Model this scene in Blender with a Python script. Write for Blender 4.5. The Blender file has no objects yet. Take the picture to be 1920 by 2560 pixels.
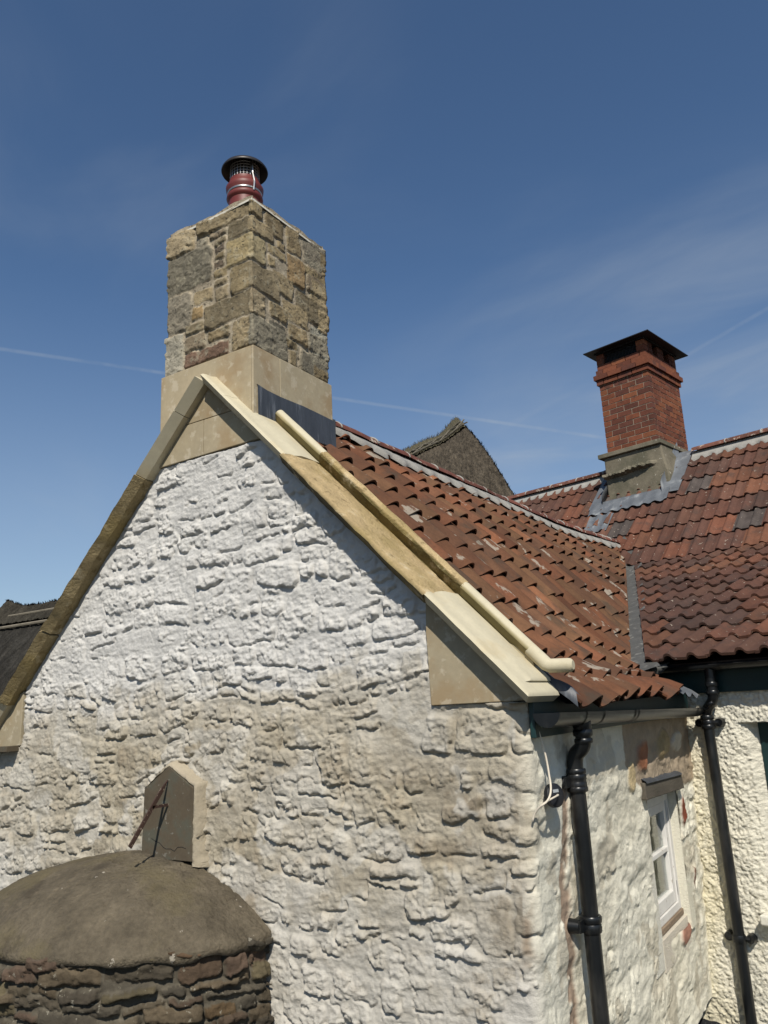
import bpy, bmesh, math, random
import numpy as np
from mathutils import Vector, Matrix

# ------------------------------------------------------------------ camera, world, sun, exposure
S = bpy.context.scene
COL = S.collection
cam_d = bpy.data.cameras.new('camera')
cam_d.sensor_fit = 'VERTICAL'; cam_d.sensor_height = 36.0
cam_d.lens = 36.0 * 1960.0 / 2560.0
cam_d.clip_start = 0.05; cam_d.clip_end = 3000
cam = bpy.data.objects.new('camera', cam_d); COL.objects.link(cam)
yaw, pit, rol = map(math.radians, (-32.108, 14.012, -2.802))
Fw = Vector((math.sin(yaw)*math.cos(pit), math.cos(yaw)*math.cos(pit), math.sin(pit)))
Rt = Vector((math.cos(yaw), -math.sin(yaw), 0)); Up = Rt.cross(Fw)
R2 = Rt*math.cos(rol) + Up*math.sin(rol); U2 = -Rt*math.sin(rol) + Up*math.cos(rol)
cam.matrix_world = Matrix(((R2.x, U2.x, -Fw.x, 0), (R2.y, U2.y, -Fw.y, 0), (R2.z, U2.z, -Fw.z, 1.75), (0, 0, 0, 1)))
S.camera = cam

SUN_AZ, SUN_EL = math.radians(147), math.radians(46)      # azimuth clockwise from +Y
sun_dir = Vector((math.sin(SUN_AZ)*math.cos(SUN_EL), math.cos(SUN_AZ)*math.cos(SUN_EL), math.sin(SUN_EL)))
sun_d = bpy.data.lights.new('sun', 'SUN'); sun_d.energy = 5.0; sun_d.angle = math.radians(0.5); sun_d.color = (1.0, 0.94, 0.84)
sun = bpy.data.objects.new('sun', sun_d); COL.objects.link(sun)
sun.rotation_euler = (-sun_dir).to_track_quat('-Z', 'Y').to_euler()

S.view_settings.view_transform = 'Standard'; S.view_settings.look = 'None'
S.view_settings.gamma = 1.0; S.view_settings.exposure = 0.10

W = bpy.data.worlds.new('World'); S.world = W; W.use_nodes = True
wn, wl = W.node_tree.nodes, W.node_tree.links
wn.clear()
def wnode(t, **k):
    n = wn.new(t)
    for a, b in k.items(): setattr(n, a, b)
    return n
sky = wnode('ShaderNodeTexSky', sky_type='NISHITA'); sky.sun_disc = False
sky.sun_elevation = SUN_EL; sky.sun_rotation = SUN_AZ; sky.altitude = 100; sky.air_density = 1.0; sky.dust_density = 0.15; sky.ozone_density = 3.2
tc = wnode('ShaderNodeTexCoord')
def wmath(op, a, b=None):
    n = wnode('ShaderNodeMath', operation=op)
    for i, x in enumerate((a, b)):
        if x is None: continue
        if isinstance(x, (int, float)): n.inputs[i].default_value = x
        else: wl.new(x, n.inputs[i])
    return n.outputs[0]
def wdot(vec):
    n = wnode('ShaderNodeVectorMath', operation='DOT_PRODUCT'); wl.new(tc.outputs['Generated'], n.inputs[0]); n.inputs[1].default_value = vec
    return n.outputs['Value']
def wnoise(scale, rot, stretch, detail=6, rough=.6):
    m = wnode('ShaderNodeMapping'); m.inputs['Rotation'].default_value = rot; m.inputs['Scale'].default_value = stretch
    wl.new(tc.outputs['Generated'], m.inputs['Vector'])
    n = wnode('ShaderNodeTexNoise'); n.inputs['Scale'].default_value = scale; n.inputs['Detail'].default_value = detail; n.inputs['Roughness'].default_value = rough
    n.inputs['Distortion'].default_value = 0.6
    wl.new(m.outputs[0], n.inputs['Vector']); return n.outputs['Fac']
def wramp(x, lo, hi, out=1.0):
    n = wnode('ShaderNodeMapRange', interpolation_type='SMOOTHSTEP'); wl.new(x, n.inputs['Value'])
    n.inputs['From Min'].default_value = lo; n.inputs['From Max'].default_value = hi; n.inputs['To Min'].default_value = 0; n.inputs['To Max'].default_value = out
    return n.outputs[0]
def ray(px, py):           # direction in the sky of a contrail end (used for the world texture only)
    v = Vector(((px-960)/1960, -(py-1280)/1960, -1)); return (cam.matrix_world.to_3x3() @ v).normalized()
fac = wmath('MULTIPLY', wramp(wnoise(1.3, (0.3, 0.5, 0.9), (1.0, 2.6, 3.6), 6, .50), .44, .86, .36), wramp(wnoise(.9, (0, 0, 0.4), (1, 1, 1.6), 3), .36, .66))
low = wmath('MULTIPLY', wramp(wdot((0, 0, 1)), .62, .20, 1.0), wramp(wnoise(1.6, (0.2, -.35, 0.2), (1.0, 1.0, 5.0), 6, .55), .40, .72, .70))
right = wmath('MULTIPLY', low, wramp(wdot(tuple(ray(1900, 1000))), .90, .995))
fac = wmath('ADD', wmath('ADD', fac, right), wramp(wdot((0, 0, 1)), .52, .06, .34))
def contrail(a, b, width, amt, seed):
    d0, d1 = ray(*a), ray(*b); n = d0.cross(d1).normalized(); mid = (d0+d1).normalized()
    x = wmath('ABSOLUTE', wdot(tuple(n)))
    core = wramp(x, width, width*0.15, amt)
    along = wramp(wdot(tuple(mid)), mid.dot(d0)-.004, mid.dot(d0)+.02)
    return wmath('MULTIPLY', wmath('MULTIPLY', core, along), wramp(wnoise(7+seed, (0, 0, seed), (1, 1, 1), 4, .7), .28, .62))
for a, b, w_, m_, s_ in (((-150, 850), (1560, 1102), .0032, .20, 1), ((1700, 898), (2050, 695), .0034, .62, 2), ((1220, 1090), (1470, 960), .005, .22, 3), ((1330, 1075), (1500, 1000), .004, .18, 4)):
    fac = wmath('ADD', fac, contrail(a, b, w_, m_, s_))
clm = wmath('MINIMUM', fac, .85)
mixw = wnode('ShaderNodeMix', data_type='RGBA'); mixw.clamp_factor = True
wl.new(clm, mixw.inputs['Factor']); hs = wnode('ShaderNodeHueSaturation'); hs.inputs['Saturation'].default_value = 1.08; wl.new(sky.outputs[0], hs.inputs['Color']); wl.new(hs.outputs[0], mixw.inputs[6]); mixw.inputs[7].default_value = (4.4, 4.9, 5.4, 1)
bg = wnode('ShaderNodeBackground'); bg.inputs['Strength'].default_value = 0.092
wl.new(mixw.outputs[2], bg.inputs[0])
wo = wnode('ShaderNodeOutputWorld'); wl.new(bg.outputs[0], wo.inputs[0])

# ------------------------------------------------------------------ numpy noise
def _hash(ix, iy, seed):
    h = (ix.astype(np.int64)*374761393 + iy.astype(np.int64)*668265263 + seed*1442695041) & 0x7fffffff
    h = ((h ^ (h >> 13))*1274126177) & 0x7fffffff
    return ((h ^ (h >> 16)) & 0xffff)/65535.0*2-1
def vn(x, y, seed=0):
    ix, iy = np.floor(x), np.floor(y); fx, fy = x-ix, y-iy
    fx = fx*fx*fx*(fx*(fx*6-15)+10); fy = fy*fy*fy*(fy*(fy*6-15)+10)
    a = _hash(ix, iy, seed); b = _hash(ix+1, iy, seed); c = _hash(ix, iy+1, seed); d = _hash(ix+1, iy+1, seed)
    return (a*(1-fx)+b*fx)*(1-fy)+(c*(1-fx)+d*fx)*fy
def fbm(x, y, oct=4, seed=0, gain=.5):
    x = np.asarray(x, float); y = np.asarray(y, float); s = 0; a = 1; t = 0
    for i in range(oct):
        s = s+a*vn(x+i*17.3, y-i*9.1, seed+i*101); t += a; a *= gain; x, y = (x*.8-y*.6)*2.03, (x*.6+y*.8)*2.03
    return s/t
def ridged(x, y, oct=3, seed=0):
    s = 0; a = 1; t = 0
    for i in range(oct):
        s = s+a*(1-np.abs(vn(x+i*7.7, y+i*3.1, seed+i*57))*2); t += a; a *= .5; x, y = (x*.8-y*.6)*2.1, (x*.6+y*.8)*2.1
    return s/t
def facet(x, y, seed=0, tilt=1.0, step=.6):
    ix, iy = np.floor(x), np.floor(y); best = np.full(np.shape(x), 9.0); out = np.zeros(np.shape(x))
    for i in (-1, 0, 1):
        for j in (-1, 0, 1):
            jx, jy = ix+i, iy+j; px = jx+.5+.46*_hash(jx, jy, seed); py = jy+.5+.46*_hash(jx, jy, seed+1); dx, dy = x-px, y-py; d = dx*dx+dy*dy
            v = step*_hash(jx, jy, seed+2)+tilt*(dx*_hash(jx, jy, seed+3)+dy*_hash(jx, jy, seed+4)); m = d < best
            out = np.where(m, v, out); best = np.where(m, d, best)
    return out
def ss(a, b, x):
    t = np.clip((x-a)/(b-a), 0, 1); return t*t*(3-2*t)

# ------------------------------------------------------------------ mesh helpers
def link(name, me, mat, parent=None, smooth=False):
    o = bpy.data.objects.new(name, me); COL.objects.link(o)
    if mat: me.materials.append(mat)
    if parent: o.parent = parent
    if smooth: me.shade_smooth()
    return o
def mesh_obj(name, verts, faces, mat, parent=None, colors=None, smooth=False):
    me = bpy.data.meshes.new(name)
    me.from_pydata([tuple(map(float, v)) for v in verts], [], [tuple(map(int, f)) for f in faces])
    if colors is not None:
        a = me.color_attributes.new('Col', 'FLOAT_COLOR', 'POINT')
        c = np.ones((len(verts), 4)); c[:, :3] = np.asarray(colors); a.data.foreach_set('color', c.ravel())
    me.validate(); me.update()
    return link(name, me, mat, parent, smooth)
def fast_quads(name, V, Q, mat, parent=None, colors=None, smooth=True):
    me = bpy.data.meshes.new(name); n, q = len(V), len(Q)
    me.vertices.add(n); me.vertices.foreach_set('co', np.ascontiguousarray(V, dtype=np.float32).ravel())
    me.loops.add(q*4); me.loops.foreach_set('vertex_index', np.ascontiguousarray(Q, dtype=np.int32).ravel())
    me.polygons.add(q); me.polygons.foreach_set('loop_start', np.arange(0, q*4, 4, dtype=np.int32))
    if colors is not None:
        a = me.color_attributes.new('Col', 'FLOAT_COLOR', 'POINT')
        c = np.ones((n, 4), np.float32); c[:, :3] = colors; a.data.foreach_set('color', c.ravel())
    me.update(calc_edges=True); me.validate()
    return link(name, me, mat, parent, smooth)
def grid_quads(ni, nj, mask=None):       # index = i*nj + j
    idx = np.arange(ni*nj).reshape(ni, nj)
    q = np.stack([idx[:-1, :-1], idx[1:, :-1], idx[1:, 1:], idx[:-1, 1:]], -1).reshape(-1, 4)
    if mask is not None:
        m = mask.reshape(ni, nj); c = m[:-1, :-1] & m[1:, :-1] & m[1:, 1:] & m[:-1, 1:]; q = q[c.ravel()]
    return q
class MB:
    """collects pieces of one mesh"""
    def __init__(s): s.v, s.f, s.c = [], [], []
    def add(s, verts, faces, col=(1, 1, 1)):
        o = len(s.v); s.v += [tuple(p) for p in verts]; s.f += [tuple(i+o for i in f) for f in faces]
        s.c += [tuple(col)]*len(verts) if np.ndim(col) == 1 else [tuple(k) for k in col]
    def box(s, lo, hi, col=(1, 1, 1), fr=None, jit=0, rng=random):
        P = [(x, y, z) for x in (lo[0], hi[0]) for y in (lo[1], hi[1]) for z in (lo[2], hi[2])]
        if jit: P = [tuple(k+rng.uniform(-jit, jit) for k in p) for p in P]
        if fr: P = [fr(*p) for p in P]
        s.add(P, [(0, 1, 3, 2), (4, 6, 7, 5), (0, 4, 5, 1), (2, 3, 7, 6), (0, 2, 6, 4), (1, 5, 7, 3)], col)
    def prism(s, poly, d, col=(1, 1, 1), fr=None):    # poly of (x,z), extruded along y between d[0],d[1]
        n = len(poly); P = [(x, d[0], z) for x, z in poly]+[(x, d[1], z) for x, z in poly]
        if fr: P = [fr(*p) for p in P]
        s.add(P, [tuple(range(n)), tuple(range(2*n-1, n-1, -1))]+[(i, i+n, (i+1) % n+n, (i+1) % n) for i in range(n)], col)
    def tube(s, path, r, seg=14, col=(1, 1, 1), cap=True):
        path = [Vector(p) for p in path]; n = len(path); rs = r if isinstance(r, (list, tuple)) else [r]*n
        t0 = (path[1]-path[0]).normalized(); a = t0.orthogonal().normalized(); V = []
        for i, p in enumerate(path):
            t = ((path[min(i+1, n-1)]-path[max(i-1, 0)])).normalized()
            a = (a-t*a.dot(t)).normalized(); b = t.cross(a)
            V += [tuple(p+(a*math.cos(k*2*math.pi/seg)+b*math.sin(k*2*math.pi/seg))*rs[i]) for k in range(seg)]
        F = [(i*seg+k, i*seg+(k+1) % seg, (i+1)*seg+(k+1) % seg, (i+1)*seg+k) for i in range(n-1) for k in range(seg)]
        if cap: F += [tuple(range(seg-1, -1, -1)), tuple((n-1)*seg+k for k in range(seg))]
        s.add(V, F, col)
    def lathe(s, c, prof, seg=32, col=(1, 1, 1), axis=None):     # prof of (r,z)
        V, F = [], []; n = len(prof)
        for r, z in prof:
            for k in range(seg):
                q = k*2*math.pi/seg; V.append((c[0]+r*math.cos(q), c[1]+r*math.sin(q), c[2]+z))
        F = [(i*seg+k, i*seg+(k+1) % seg, (i+1)*seg+(k+1) % seg, (i+1)*seg+k) for i in range(n-1) for k in range(seg)]
        s.add(V, F, col)
    def build(s, name, mat, parent=None, smooth=False, bevel=0, auto=None):
        o = mesh_obj(name, s.v, s.f, mat, parent, s.c, smooth)
        bm = bmesh.new(); bm.from_mesh(o.data); bmesh.ops.recalc_face_normals(bm, faces=bm.faces); bm.to_mesh(o.data); bm.free()
        if bevel:
            m = o.modifiers.new('bevel', 'BEVEL'); m.width = bevel; m.segments = 2; m.limit_method = 'ANGLE'; m.angle_limit = math.radians(40)
        if auto:
            o.data.shade_smooth(); o.data.set_sharp_from_angle(angle=math.radians(auto))
        return o
def empty(name, loc=(0, 0, 0)):
    o = bpy.data.objects.new(name, None); o.empty_display_size = .1; COL.objects.link(o)
    return o
def tag(o, label=None, cat=None, group=None, kind=None):
    for k, v in (('label', label), ('category', cat), ('group', group), ('kind', kind)):
        if v: o[k] = v
    return o

# ------------------------------------------------------------------ materials
def material(name, base=None, rough=.85, var=.35, vscale=6, bump=.3, bscale=60, bdist=.01, spots=None, spots2=None, metal=0, spec=.3, aniso=(1, 1, 1), bump2=None, dirt=None):
    """base None -> vertex colours. spots: (color, scale, lo, hi, amount)"""
    m = bpy.data.materials.new(name); m.use_nodes = True; t = m.node_tree; N, L = t.nodes, t.links
    bs = N['Principled BSDF']; bs.inputs['Roughness'].default_value = rough; bs.inputs['Metallic'].default_value = metal; bs.inputs['Specular IOR Level'].default_value = spec
    co = N.new('ShaderNodeTexCoord'); mp = N.new('ShaderNodeMapping'); mp.inputs['Scale'].default_value = aniso; L.new(co.outputs['Object'], mp.inputs[0])
    if base is None:
        at = N.new('ShaderNodeAttribute'); at.attribute_name = 'Col'; c = at.outputs['Color']
    else:
        rg = N.new('ShaderNodeRGB'); rg.outputs[0].default_value = (*base, 1); c = rg.outputs[0]
    def noise(sc, det=6, ro=.6):
        n = N.new('ShaderNodeTexNoise'); n.inputs['Scale'].default_value = sc; n.inputs['Detail'].default_value = det; n.inputs['Roughness'].default_value = ro; L.new(mp.outputs[0], n.inputs['Vector']); return n.outputs['Fac']
    def mr(x, a, b, p, q, sm=True):
        n = N.new('ShaderNodeMapRange'); n.interpolation_type = 'SMOOTHSTEP' if sm else 'LINEAR'; L.new(x, n.inputs['Value'])
        for k, z in zip(('From Min', 'From Max', 'To Min', 'To Max'), (a, b, p, q)): n.inputs[k].default_value = z
        return n.outputs[0]
    def mul(c, f):
        n = N.new('ShaderNodeVectorMath'); n.operation = 'SCALE'; L.new(c, n.inputs[0]); L.new(f, n.inputs['Scale']); return n.outputs[0]
    def mix(c, col, f):
        n = N.new('ShaderNodeMix'); n.data_type = 'RGBA'; L.new(f, n.inputs['Factor']); L.new(c, n.inputs[6]); n.inputs[7].default_value = (*col, 1); return n.outputs[2]
    if var:
        c = mul(c, mr(noise(vscale, 7, .65), .25, .75, 1-var, 1+var, False))
        c = mul(c, mr(noise(vscale*9, 4, .6), .25, .75, 1-var*.5, 1+var*.5, False))
    for sp in (spots, spots2, dirt):
        if sp: c = mix(c, sp[0], mr(noise(sp[1], 5, .62), sp[2], sp[3], 0, sp[4]))
    L.new(c, bs.inputs['Base Color'])
    if bump:
        b = N.new('ShaderNodeBump'); b.inputs['Strength'].default_value = bump; b.inputs['Distance'].default_value = bdist
        L.new(noise(bscale, 8, .65), b.inputs['Height'])
        if bump2:
            b2 = N.new('ShaderNodeBump'); b2.inputs['Strength'].default_value = bump2[0]; b2.inputs['Distance'].default_value = bump2[2]
            L.new(noise(bump2[1], 4, .6), b2.inputs['Height']); L.new(b.outputs[0], b2.inputs['Normal']); L.new(b2.outputs[0], bs.inputs['Normal'])
        else: L.new(b.outputs[0], bs.inputs['Normal'])
    return m
M = {}
M['lime'] = material('limewash', None, .9, .11, 4, .55, 75, .010, spec=.15, bump2=(.45, 230, .004))
M['rough'] = material('roughcast', None, .92, .08, 4, .8, 100, .012, spec=.15)
M['ashlar'] = material('sawn_limestone', None, .85, .14, 4, .18, 130, .003, spots=((.27, .185, .095), 2.6, .49, .66, .6), spots2=((.56, .50, .39), 14, .54, .64, .35), spec=.25)
M['cream'] = material('new_coping_stone', None, .8, .10, 5, .15, 150, .003, spots=((.42, .33, .18), 3.5, .52, .68, .4), spec=.25)
M['aged'] = material('old_coping_stone', None, .9, .24, 9, .8, 60, .012, spots=((.15, .11, .05), 20, .56, .68, .75), spots2=((.58, .50, .35), 9, .55, .68, .5), spec=.2, bump2=(.5, 22, .014), dirt=((.25, .19, .075), 3.0, .46, .66, .6))
M['chimstone'] = material('weathered_stone', None, .92, .30, 9, .7, 60, .012, spots=((.31, .28, .20), 20, .53, .66, .5), spots2=((.040, .035, .027), 34, .585, .66, .85), spec=.2, bump2=(.5, 170, .006))
M['pantile'] = material('old_pantile', None, .85, .30, 9, .4, 80, .006, spots=((.30, .27, .22), 8, .610, .650, .72), spots2=((.042, .034, .025), 5, .50, .68, .7), aniso=(.6, 1.3, .6), spec=.25, bump2=(.3, 300, .002))
M['roman'] = material('roman_tile', None, .82, .26, 7, .3, 90, .004, spots=((.34, .29, .23), 22, .655, .68, .8), spots2=((.04, .03, .025), 4, .50, .70, .6), spec=.3)
M['ridge'] = material('ridge_tile', None, .85, .28, 8, .35, 80, .005, spots=((.42, .38, .31), 16, .58, .64, .8), spots2=((.05, .035, .03), 10, .52, .66, .6), spec=.25)
M['mortar'] = material('ridge_mortar', (.29, .28, .255), .9, .18, 12, .5, 60, .008, spec=.2)
M['chimortar'] = material('pot_flaunching', (.42, .40, .34), .9, .2, 12, .6, 50, .012, spec=.2)
M['lead'] = material('lead_sheet', (.046, .052, .062), .5, .35, 9, .35, 30, .010, spots=((.24, .26, .29), 14, .55, .68, .32), spec=.5, aniso=(1, 1.6, .22))
M['lead2'] = material('weathered_lead', (.11, .120, .132), .55, .28, 7, .22, 40, .006, spots=((.36, .37, .36), 7, .54, .76, .6), spec=.5)
M['leadv'] = material('dull_valley_lead', (.075, .075, .070), .65, .28, 9, .25, 40, .006, spots=((.30, .29, .26), 14, .54, .72, .55), spec=.4)
M['brick'] = material('red_brick', None, .9, .24, 22, .45, 110, .005, spots=((.06, .035, .028), 8, .54, .68, .7), spec=.2)
M['bmortar'] = material('brick_mortar', (.27, .22, .165), .95, .2, 14, .4, 90, .004, spec=.1)
M['concrete'] = material('old_render', (.165, .145, .105), .92, .26, 6, .45, 70, .008, spots=((.50, .47, .40), 22, .66, .675, .9), spots2=((.075, .075, .05), 3.2, .46, .64, .6), spec=.2)
M['blackmetal'] = material('black_sheet_metal', (.012, .012, .014), .55, .2, 5, .1, 30, .003, spec=.4)
M['black'] = material('gloss_black_paint', (.006, .007, .008), .33, .3, 8, .08, 50, .003, spots=((.035, .034, .032), 9, .50, .72, .6), spec=.45, aniso=(1, 1, .3))
M['blackdull'] = material('black_fascia_void', (.008, .009, .009), .7, .2, 8, .05, 60, .002, spec=.3)
M['green'] = material('dark_green_paint', (.009, .030, .030), .45, .2, 9, .08, 40, .002, spec=.4)
M['potred'] = material('terracotta_pot', (.135, .026, .022), .5, .1, 6, .05, 90, .002, spec=.4)
M['steel'] = material('stainless_steel', (.42, .41, .40), .35, .1, 6, 0, spec=.5, metal=.9)
M['cowl'] = material('sooty_cowl', (.030, .026, .024), .42, .3, 9, .05, 60, .002, spec=.5, metal=.3)
M['thatch'] = material('reed_thatch', None, .95, .40, 4, .9, 14, .05, spec=.1, aniso=(1, 1, .35), bump2=(.6, 60, .02))
M['thatchr'] = material('thatch_ridge', (.105, .094, .062), .95, .45, 9, .9, 22, .04, spec=.1, aniso=(3, 3, .5))
M['spar'] = material('hazel_spar', (.17, .15, .115), .9, .3, 8, .3, 60, .004, spec=.1)
M['oldwall'] = material('oven_rubble', None, .92, .28, 14, .55, 60, .010, spots=((.25, .23, .18), 26, .63, .67, .75), spec=.2, bump2=(.4, 220, .004))
M['dome'] = material('oven_render', (.118, .098, .068), .92, .46, 5, 1.0, 55, .02, dirt=((.135, .112, .062), 2.2, .47, .64, .7), spots=((.40, .36, .29), 13, .665, .68, .85), spots2=((.045, .036, .025), 4.5, .55, .66, .55), spec=.2, bump2=(.3, 400, .002))
M['slate'] = material('dial_slate', (.080, .063, .041), .9, .2, 8, .2, 90, .003, spots=((.20, .19, .16), 26, .62, .66, .6), spots2=((.06, .075, .06), 8, .5, .7, .5), spec=.35)
M['rust'] = material('rusty_iron', (.045, .024, .017), .7, .3, 40, .3, 160, .002, spots=((.28, .22, .17), 70, .59, .62, .8), spec=.4)
M['plaster'] = material('fillet_plaster', (.33, .285, .21), .92, .14, 9, .6, 60, .008, spec=.2)
M['white'] = material('flaking_white_paint', (.60, .585, .55), .6, .08, 9, .15, 60, .002, spots=((.26, .20, .15), 30, .63, .66, .7), spec=.35, aniso=(1, 1, .5))
M['oak'] = material('grey_oak', (.085, .074, .058), .85, .35, 6, .5, 40, .006, spec=.2, aniso=(3, .6, 3))
M['barewood'] = material('bare_sill', (.20, .15, .105), .85, .3, 10, .4, 60, .004, spots=((.55, .5, .44), 40, .62, .66, .7), spec=.2, aniso=(1, .4, 1))
M['glass'] = bpy.data.materials.new('window_glass'); M['glass'].use_nodes = True
_g = M['glass'].node_tree.nodes['Principled BSDF']; _g.inputs['Base Color'].default_value = (.9, .95, .93, 1); _g.inputs['Roughness'].default_value = .04; _g.inputs['Transmission Weight'].default_value = 1.0; _g.inputs['IOR'].default_value = 1.3
M['curtain'] = material('net_curtain', (.22, .23, .19), .9, .45, 60, .4, 120, .004, spec=.1)
M['blind'] = material('pale_blind', (.30, .34, .29), .8, .05, 6, 0, spec=.2)
M['dark'] = material('dark_interior', (.02, .02, .02), .9, 0, 5, 0, spec=.1)
M['cable'] = material('cream_cable', (.58, .52, .42), .6, .1, 20, 0, spec=.3)
M['sensor'] = material('black_plastic', (.012, .013, .016), .5, .1, 20, .05, 80, .001, spec=.4)
M['sticker'] = material('grey_sticker', (.30, .32, .33), .6, .1, 20, 0, spec=.3)
M['felt'] = material('black_felt', (.010, .011, .013), .85, .4, 50, .8, 90, .01, spots=((.10, .10, .10), 70, .63, .66, .6), spec=.3)
M['sill'] = material('painted_sill', (.60, .58, .50), .85, .12, 10, .4, 60, .005, spec=.2)
M['ground'] = material('ground_gravel', (.06, .055, .045), .95, .3, 1.2, .5, 30, .02, spec=.1)

# ------------------------------------------------------------------ shared geometry of the two roofs
UO = Vector((math.cos(math.radians(-12)), math.sin(math.radians(-12)), 0)); VO = Vector((-UO.y, UO.x, 0)); PO = Vector((-2.257, 10.8, 0))
def ob(a, v, z): p = PO+UO*a+VO*v; return (p.x, p.y, z)
RV, RZ, BV, BZ, EV, EZ = .486, 4.98, -1.22, 3.275, -4.86, 1.955
def z_other(v):
    return np.where(v > BV, BZ+(v-BV)*(RZ-BZ)/(RV-BV), EZ+(v-EV)*(BZ-EZ)/(BV-EV))
XE, ZE = -1.155, 1.735
def ridge_x(Y): return -3.075+.25*np.clip((Y-5.5)/4.7, 0, 3)**2
def ridge_z(Y): return 3.665+.012*np.sin(Y*1.3)
def wing(w, Y):
    w = np.asarray(w, float); Y = np.asarray(Y, float)
    X = XE+(ridge_x(Y)-XE)*w
    D = .10+.10*ss(3.4, 6.0, Y)
    dip = D*np.exp(-((w-.24)/.24)**2)*np.clip(w/.12, 0, 1)
    return X, Y, ZE+(ridge_z(Y)-ZE)*w-dip-.010*np.sin(Y*2.1+w*3)
def valley_y(w):       # where the wing's slope meets the other roof
    lo, hi = 4.5, 12.0
    for _ in range(50):
        m = (lo+hi)/2; X, Y, Z = wing(w, m); v = (float(X)-PO.x)*VO.x+(m-PO.y)*VO.y
        if float(z_other(v)) < float(Z): lo = m
        else: hi = m
    return lo
VAL = []
for k in range(25):
    w_ = k/24; y_ = valley_y(w_); X_, _, Z_ = wing(w_, y_); VAL.append(Vector((float(X_), y_, float(Z_))))
ib = min(range(25), key=lambda i: abs(VAL[i].z-BZ))
VB, VK, VT = VAL[4], VAL[ib], VAL[24]
def lnorm(a, b): d = (b-a); d.z = 0; d.normalize(); return Vector((d.y, -d.x, 0))     # points to +X side
N1, N2 = lnorm(VB.copy(), VK.copy()), lnorm(VK.copy(), VT.copy())
def bisect(o, co, no, keep_pos):
    bm = bmesh.new(); bm.from_mesh(o.data)
    bmesh.ops.bisect_plane(bm, geom=bm.verts[:]+bm.edges[:]+bm.faces[:], plane_co=co, plane_no=no, clear_inner=keep_pos, clear_outer=not keep_pos)
    bm.to_mesh(o.data); bm.free(); o.data.update()

XS = -1.60
N3 = lnorm(Vector((-1.60, 5.66, 0)), Vector((-1.15, 5.20, 0))); N3 = N3 if N3.y > 0 else -N3
def clip_wing(o, off):
    def cut(bm, co, no, pos): bmesh.ops.bisect_plane(bm, geom=bm.verts[:]+bm.edges[:]+bm.faces[:], plane_co=co, plane_no=no, clear_inner=pos, clear_outer=not pos)
    a = bmesh.new(); a.from_mesh(o.data); b_ = a.copy()
    cut(a, (XS, 0, 0), (1, 0, 0), False); cut(a, VB-N1*off, N1, False); cut(a, VK-N2*off, N2, False)
    cut(b_, (XS, 0, 0), (1, 0, 0), True); cut(b_, Vector((-1.60, 5.66, 0)), N3, False)
    tmp = bpy.data.meshes.new('tmp'); b_.to_mesh(tmp); a.from_mesh(tmp); a.to_mesh(o.data); a.free(); b_.free(); bpy.data.meshes.remove(tmp); o.data.update()

def tile_sheet(name, surf, courses, cols, width, prof, thick, mat, parent, palette, rng, seg=12, nl=3, stag=0.0, c0=0.0, under=2, slip=.006, lift=1.6, taper=0):
    """surf(s, c) -> position (s along the slope 0..1, c across in metres); prof(t) height across one tile; every tile its own piece of one mesh"""
    V, F, C = [], [], []
    for k in range(courses):
        s0, s1 = k/courses, min((k+1.25)/courses, 1.0)
        off = stag*(k % 2)
        for j in range(cols):
            ca = c0+(j+off)*width; jc = rng.uniform(-.004, .004); js = rng.uniform(-slip, slip)/2; jn = rng.uniform(-.003, .004); tw = rng.uniform(-.004, .004)
            col = np.array(palette(k, j, rng))
            T = np.linspace(0, 1, seg+1); ta = prof(T); base = len(V)
            for layer in (0, 1):
                for i in range(nl+1):
                    f = i/nl; s = s0+js+(s1-s0)*f
                    c = ca+jc+T*width*1.04
                    s_ = np.full_like(c, max(min(s, 1.0), -.02))
                    p = surf(s_, c); e = 1e-3
                    q1 = surf(s_+e, c); q2 = surf(s_, c+e)
                    n = np.cross(np.stack(q2, -1)-np.stack(p, -1), np.stack(q1, -1)-np.stack(p, -1)); n /= np.linalg.norm(n, axis=1)[:, None]
                    n *= np.sign(n[:, 2])[:, None]
                    h = ta*(1-taper*f)+thick*lift*(1-f)+.004+jn+tw*(T-.5)*2-(thick if layer else 0)
                    V += list(np.stack(p, -1)+n*h[:, None]); C += [col]*(seg+1)
            sg = seg+1; L2 = base+(nl+1)*sg
            for i in range(nl):
                for t in range(seg):
                    a = base+i*sg+t; F.append((a, a+1, a+1+sg, a+sg))
                    if k < under: b = L2+i*sg+t; F.append((b, b+sg, b+1+sg, b+1))
            for t in range(seg): F.append((base+t, L2+t, L2+t+1, base+t+1))
            for e_ in (0, seg):
                for i in range(nl):
                    a = base+i*sg+e_; b = L2+i*sg+e_; F.append((a, a+sg, b+sg, b) if e_ == 0 else (a, b, b+sg, a+sg))
    o = mesh_obj(name, V, F, mat, parent, C)
    o.data.shade_smooth(); o.data.set_sharp_from_angle(angle=math.radians(50))
    return o

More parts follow.
